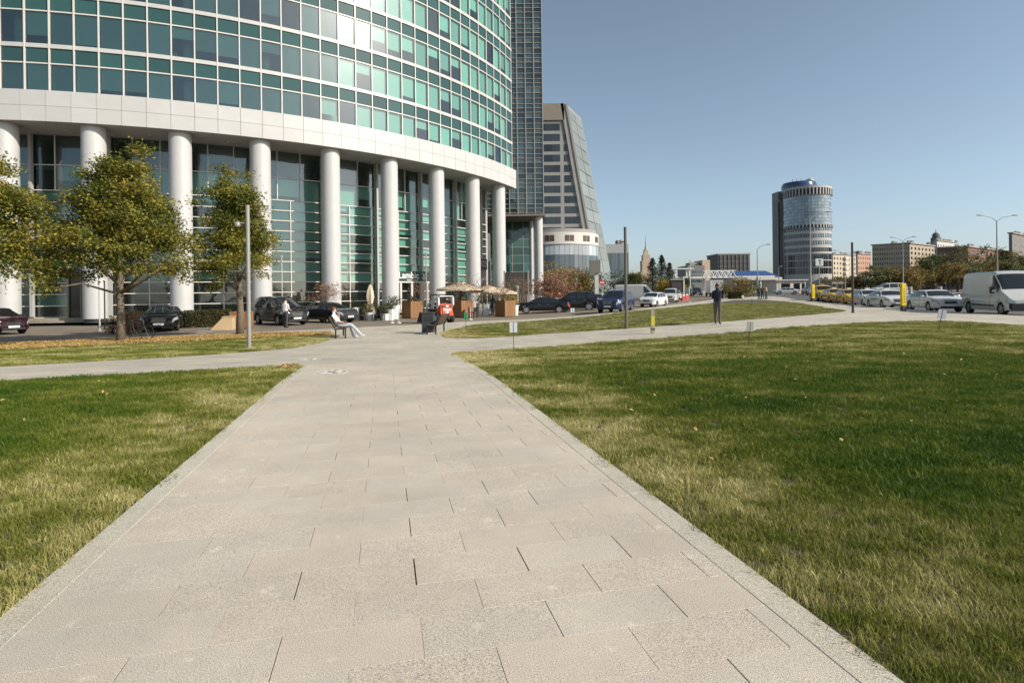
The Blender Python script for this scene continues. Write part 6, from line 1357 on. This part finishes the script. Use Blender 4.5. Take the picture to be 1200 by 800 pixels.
for s in (-1, 1):      # cab cage, lift arms, wheels
    q = MB(); q.tube([(-.55, s*.40, 1.35), (-.50, s*.40, 2.0), (.35, s*.40, 2.0), (.55, s*.40, .9)], .04, 8); q.build('cab_post', M_trim, t)
    q = MB(); q.hull([(-1.2, s*.58, 1.30), (-.9, s*.58, 1.05), (-.9, s*.70, 1.05), (-1.2, s*.70, 1.30)], [(-1.15, s*.58, 1.85), (-.85, s*.58, 1.85), (-.85, s*.70, 1.85), (-1.15, s*.70, 1.85)]); q.build('upright', MWh, t)
    q = MB(); q.tube([(-1.05, s*.64, 1.8), (.2, s*.64, 1.45), (.9, s*.60, .75), (1.15, s*.55, .4)], .075, 8); q.build('lift_arm', MWh, t)
    q = MB(); q.tube([(-.9, s*.62, 1.2), (.1, s*.62, 1.4)], .04, 8); q.build('hydraulic_ram', M_chr, t)
    for x in (-.78, .32):
        w_ = put('wheel', None, t, (x, s*.62, .40)); q = MB(); q.lathe([(.2, -.13), (.38, -.14), (.40, -.1), (.40, .1), (.38, .14), (.2, .13)], 20, axis='Y'); q.build('tyre', M_tyre, w_, smooth=40); q = MB(); q.lathe([(.21, -.1), (.21, .1), (.01, .11)], 14, axis='Y'); q.build('rim', MWh, w_)
q = MB(); q.box((-.08, 0, 2.02), (.95, .84, .07)); q.build('cab_roof', M_trim, t); q = MB(); q.tube([(-1.15, -.6, 1.78), (-1.17, -.6, 1.9), (-1.17, .6, 1.9), (-1.15, .6, 1.78)], .035, 8); q.build('rear_guard', MWh, t)
q = MB(); q.box((-.55, 0, 1.7), (.02, .7, .5)); q.build('rear_window', M_cgl, t); q = MB(); q.box((-.1, 0, 1.15), (.45, .5, .6)); q.build('operator_seat', M_trim, t)
sec_ = [(1.0, .08), (1.75, .05), (1.80, .10), (1.15, .16), (1.02, .35), (1.12, .62), (1.35, .72), (1.32, .78), (1.02, .68), (.90, .35)]
q = MB(); q.hull([(x, -.85, z) for x, z in sec_], [(x, .85, z) for x, z in sec_])
for s in (-1, 1): q.hull([(1.0, s*.85, .08), (1.75, s*.85, .06), (1.34, s*.85, .75), (1.0, s*.85, .6)], [(1.0, s*.82, .08), (1.75, s*.82, .06), (1.34, s*.82, .75), (1.0, s*.82, .6)])
q.build('bucket', mat('bucket_black', (.025, .024, .024), .5, .3), t)
# ---- bicycle parked by the tree
p = G(160, 398.5); t = thing('bicycle', 'dark bicycle parked behind the tallest linden trunk', 'bicycle', p, radians(-8)); MBk = mat('bike_frame', (.02, .02, .022), .4)
for x, nm in ((-.92, 'wheel'), (.80, 'wheel')):
    w_ = put(nm, None, t, (x*.62, 0, .34)); q = MB(); 
    pts = [(.33*cos(a), 0, .33*sin(a)) for a in [2*pi*k/28 for k in range(29)]]; q.tube(pts, .017, 6, caps=False); q.build('tyre', M_tyre, w_)
    for k in range(12): a = 2*pi*k/12; q = MB(); q.tube([(0, 0, 0), (.32*cos(a), 0, .32*sin(a))], .003, 3); q.build('spoke', M_chr, w_)
rw, fw2 = (-.57, 0, .34), (.50, 0, .34); bb = (-.08, 0, .30); st = (-.22, 0, .82); hd_ = (.30, 0, .86); hd2 = (.34, 0, .70)
for a, b in ((rw, bb), (rw, st), (bb, st), (bb, hd2), (st, hd_), (hd_, hd2), (hd2, fw2)): q = MB(); q.tube([a, b], .018, 8); q.build('frame_tube', MBk, t)
q = MB(); q.ball((-.24, 0, .93), (.13, .07, .035), 10, 6); q.build('saddle', M_trim, t); q = MB(); q.tube([st, (-.24, 0, .92)], .014, 6); q.build('seat_post', M_chr, t)
q = MB(); q.tube([(.22, -.3, 1.02), (.28, -.1, .98), (.28, .1, .98), (.22, .3, 1.02)], .014, 6); q.build('handlebar', M_trim, t); q = MB(); q.tube([hd_, (.28, 0, .98)], .014, 6); q.build('stem', M_trim, t)
q = MB(); q.lathe([(.09, -.01), (.09, .01)], 16, bb, axis='Y'); q.build('chainring', M_chr, t)
for s in (-1, 1): q = MB(); q.tube([(bb[0], s*.05, bb[2]), (bb[0]+s*.12, s*.07, bb[2]-s*.12)], .01, 5); q.build('crank', M_chr, t)
# ---- steps, screen and bank below the glass tower
t = thing('slatted_screen', 'dark slatted screen wall under the glass tower', 'screen', PG(605, 62, -.12)); 
for k in range(13): q = MB(); q.box((-1.15+.19*k, 0, 2.1), (.16, .12, 4.2)); q.build('slat', mat('screen_brown', (.045, .038, .032), .7, objvar=.2), t)
for x in (-1.3, 1.35): q = MB(); q.box((x, 0, 2.2), (.16, .22, 4.4)); q.build('post', M_pole, t)
thinpost('thin_post', 'grey square bollard before the slatted screen', 606, 366.5, 337, .16, mat('bollard_grey', (.22, .22, .18), .8)); 
q0 = PG(625, 62, -.12); t = thing('garden_steps', 'grey stone steps with a handrail climbing past the pink shrubs', 'steps', q0, radians(20))
for k in range(6): q = MB(); q.box((-1.6+.0, k*.34, .08+.16*k), (4.0, .36, .17+.32*k)); q.build('step', M_conc, t)
for s in (-3.5, .3): q = MB(); q.tube([(s, -.2, 1.0), (s, 2.0, 2.0)], .03, 6); q.build('handrail', M_pole, t)
bk = MB(); A_ = [PG(648, 64, -.13), PG(700, 66, -.13)]; n = 14; rows = []
for i in range(n+1):
    f = i/n; b0 = A_[0].lerp(A_[1], f); hh = 1.55*sst(f*2.5)*sst((1-f)*1.6)+.05; rows.append([b0, b0+Vector((0, 1.2, hh*.7)), b0+Vector((0, 3, hh)), b0+Vector((0, 7, hh*.9)), b0+Vector((0, 9, -.1))])
bk.grid(rows); bo = bk.build('bank', mat('bank_grass', (.05, .065, .02), .9, var=.4, vscale=2), smooth='all'); struct(bo)
q = MB(); a_, b_ = PG(640, 63.2, -.13), PG(672, 63.2, -.13); w_ = thing('retaining_wall', 'low tan stone wall at the foot of the bank', 'wall', (a_+b_)/2); L2 = (b_-a_).length
for k in range(6): q = MB(); q.box((-L2/2+L2*(k+.5)/6, 0, .55), (L2/6-.02, .3, 1.1)); q.build('stone', mat('wall_tan', (.30, .25, .18), .85, objvar=.12), w_)
q = MB(); q.box((0, 0, 1.13), (L2+.1, .38, .07)); q.build('coping', M_stone, w_)
# ---- road signs and boxes
p = PG(697.5, 72, -.12); t = thing('sign_box', 'grey box sign raised on a white post', 'sign', p); z0 = P(697, 320, 72).z-p.z; z1 = P(697, 305.5, 72).z-p.z
q = MB(); q.box((0, 0, (z0+z1)/2), (1.35, .5, z1-z0)); q.build('box', mat('sign_box_grey', (.15, .145, .12), .6), t); q = MB(); q.box((0, 0, z1+.03), (1.42, .56, .06)); q.build('top_cap', M_pole, t); q = MB(); q.box((.2, .1, z0/2), (.5, .3, z0)); q.build('post', M_col, t)
p = PG(705.5, 69, -.12); t = thing('no_entry_sign', 'red round no-entry sign on a thin pole', 'sign', p); zc_ = P(705, 331, 69).z-p.z
q = MB(); q.lathe([(.01, -.02), (.33, -.02), (.33, .02), (.01, .02)], 20, (0, -.06, zc_), axis='Y'); dsc = q.build('disc', mat('sign_red', (.52, .03, .035), .5), t); q = MB(); q.box((0, -.09, zc_), (.46, .02, .12)); q.build('bar', M_plate, dsc); q = MB(); q.tube([(0, 0, 0), (0, 0, zc_+.35)], .035, 8); q.build('pole', M_pole, t)
p = PG(960.5, 110, 0); t = thing('clock_board', 'pale square board on a tall pole before the round skyscraper', 'sign', p); z0 = P(960, 311.5, 110).z-p.z; z1 = P(960, 303, 110).z-p.z
q = MB(); q.box((0, 0, (z0+z1)/2), (1.5, .15, z1-z0)); q.build('board', mat('board_pale', (.50, .52, .54), .5), t); q = MB(); q.tube([(0, .1, -.3), (0, .1, z0)], .09, 8); q.build('pole', M_pole, t); q = MB(); q.box((.1, -.09, (z0+z1)/2), (.16, .02, (z1-z0)*.7)); q.build('mark', M_poled, t); q = MB(); q.box((.05, -.09, z1-.35), (.6, .02, .14)); q.build('mark', M_poled, t)
for i, (u, Y, lab) in enumerate(((801, 84, 'red traffic barrier by the white truck road'), (805, 88, 'red and white barrier near the bridge stairs'))):
    p = PG(u, Y, -.12); t = thing('traffic_barrier', lab, 'barrier', p, .3, 'red barriers by the road'); q = MB(); q.hull([(-.3, -.2, 0), (.3, -.2, 0), (.3, .2, 0), (-.3, .2, 0)], [(-.25, -.08, .75), (.25, -.08, .75), (.25, .08, .75), (-.25, .08, .75)]); q.build('block', mat('barrier_red', (.5, .05, .03), .6), t); q = MB(); q.box((0, 0, .82), (.4, .12, .14)); q.build('top_block', M_plate, t)
p = PG(798.5, 96, -.12); t = thing('gate_booth', 'dark booth with a pale frame at the road barrier', 'booth', p); q = MB(); q.box((-.9, 0, 1.6), (1.9, 1.8, 3.2)); q.build('body', mat('booth_dark', (.04, .03, .03), .6), t); q = MB(); q.box((.15, -.9, 1.9), (.25, .2, 3.8)); q.build('frame_post', M_col, t); q = MB(); q.box((-.9, 0, 3.3), (2.4, 2.2, .2)); q.build('roof', M_conc, t)
# ---- fence along the far side of the avenue
A0, B0 = PG(1096, 96, -.05), PG(1260, 86, -.05); t = thing('railing', 'black iron railing along the far side of the avenue', 'fence', A0, atan2(B0.y-A0.y, B0.x-A0.x)); Lf = (B0-A0).length
for k in range(int(Lf/2.2)+1): q = MB(); q.box((k*2.2, 0, .55), (.09, .09, 1.2)); q.build('post', M_iron, t)
for z in (.2, 1.05): q = MB(); q.box((Lf/2, 0, z), (Lf, .05, .06)); q.build('rail', M_iron, t)
q = MB()
for k in range(int(Lf/.3)): q.box((.15+k*.3, 0, .62), (.03, .03, .85))
stuff(q.build('bars', M_iron, t))
A1, B1 = PG(1000, 104, -.1), PG(1290, 82, -.1); struct(sheet('pavement', [tuple(A1[:2]), tuple(B1[:2]), (B1.x+6, B1.y+8), (A1.x+8, A1.y+10)], .03, M_k2, 4, skirt=.15))
# small white bins on the far pavement
for i, (u, lab) in enumerate(((1066.5, 'pale green bin left of the pedestrians on the far pavement'), (1101.5, 'pale green bin between the two pedestrians'))):
    p = PG(u, 95, .03); t = thing('street_bin', lab, 'litter bin', p, 0, 'bins on the far pavement'); q = MB(); q.lathe([(.28, 0), (.33, .95), (.01, .96)], 14); q.build('drum', mat('bin_pale', (.40, .43, .36), .6), t); q = MB(); q.lathe([(.35, .95), (.3, 1.08), (.01, 1.12)], 14); q.build('lid', M_conc, t)
# ---- painted markings
def mark(a, b, wd):
    a, b = Vector(a[:2]), Vector(b[:2]); d = (b-a).normalized(); n = Vector((-d.y, d.x))*wd/2; o = sheet('lane_marking', [tuple(a-n), tuple(b-n), tuple(b+n), tuple(a+n)], -.116, M_white, 6); return struct(o)
d = Vector((cos(radians(AV)), sin(radians(AV))))
for k in range(7):
    s0 = Vector(G(1142, 357.5)[:2])-d*(k*7.0); mark(s0, s0-d*2.6, .16)
for k in range(9):
    s0 = Vector(G(1165, 350.5)[:2])-d*(k*8.0-16); mark(s0, s0-d*3.0, .16)
for u, v in ((225, 386.5), (232, 385), (262, 384)):
    a = Vector(G(u, v)[:2]); mark(a, a+Vector((1.6, -1.3))*.9, .10)
for u0, v0, u1, v1 in ((430, 374.5, 470, 372.5), (600, 371, 640, 369.5)):
    pass
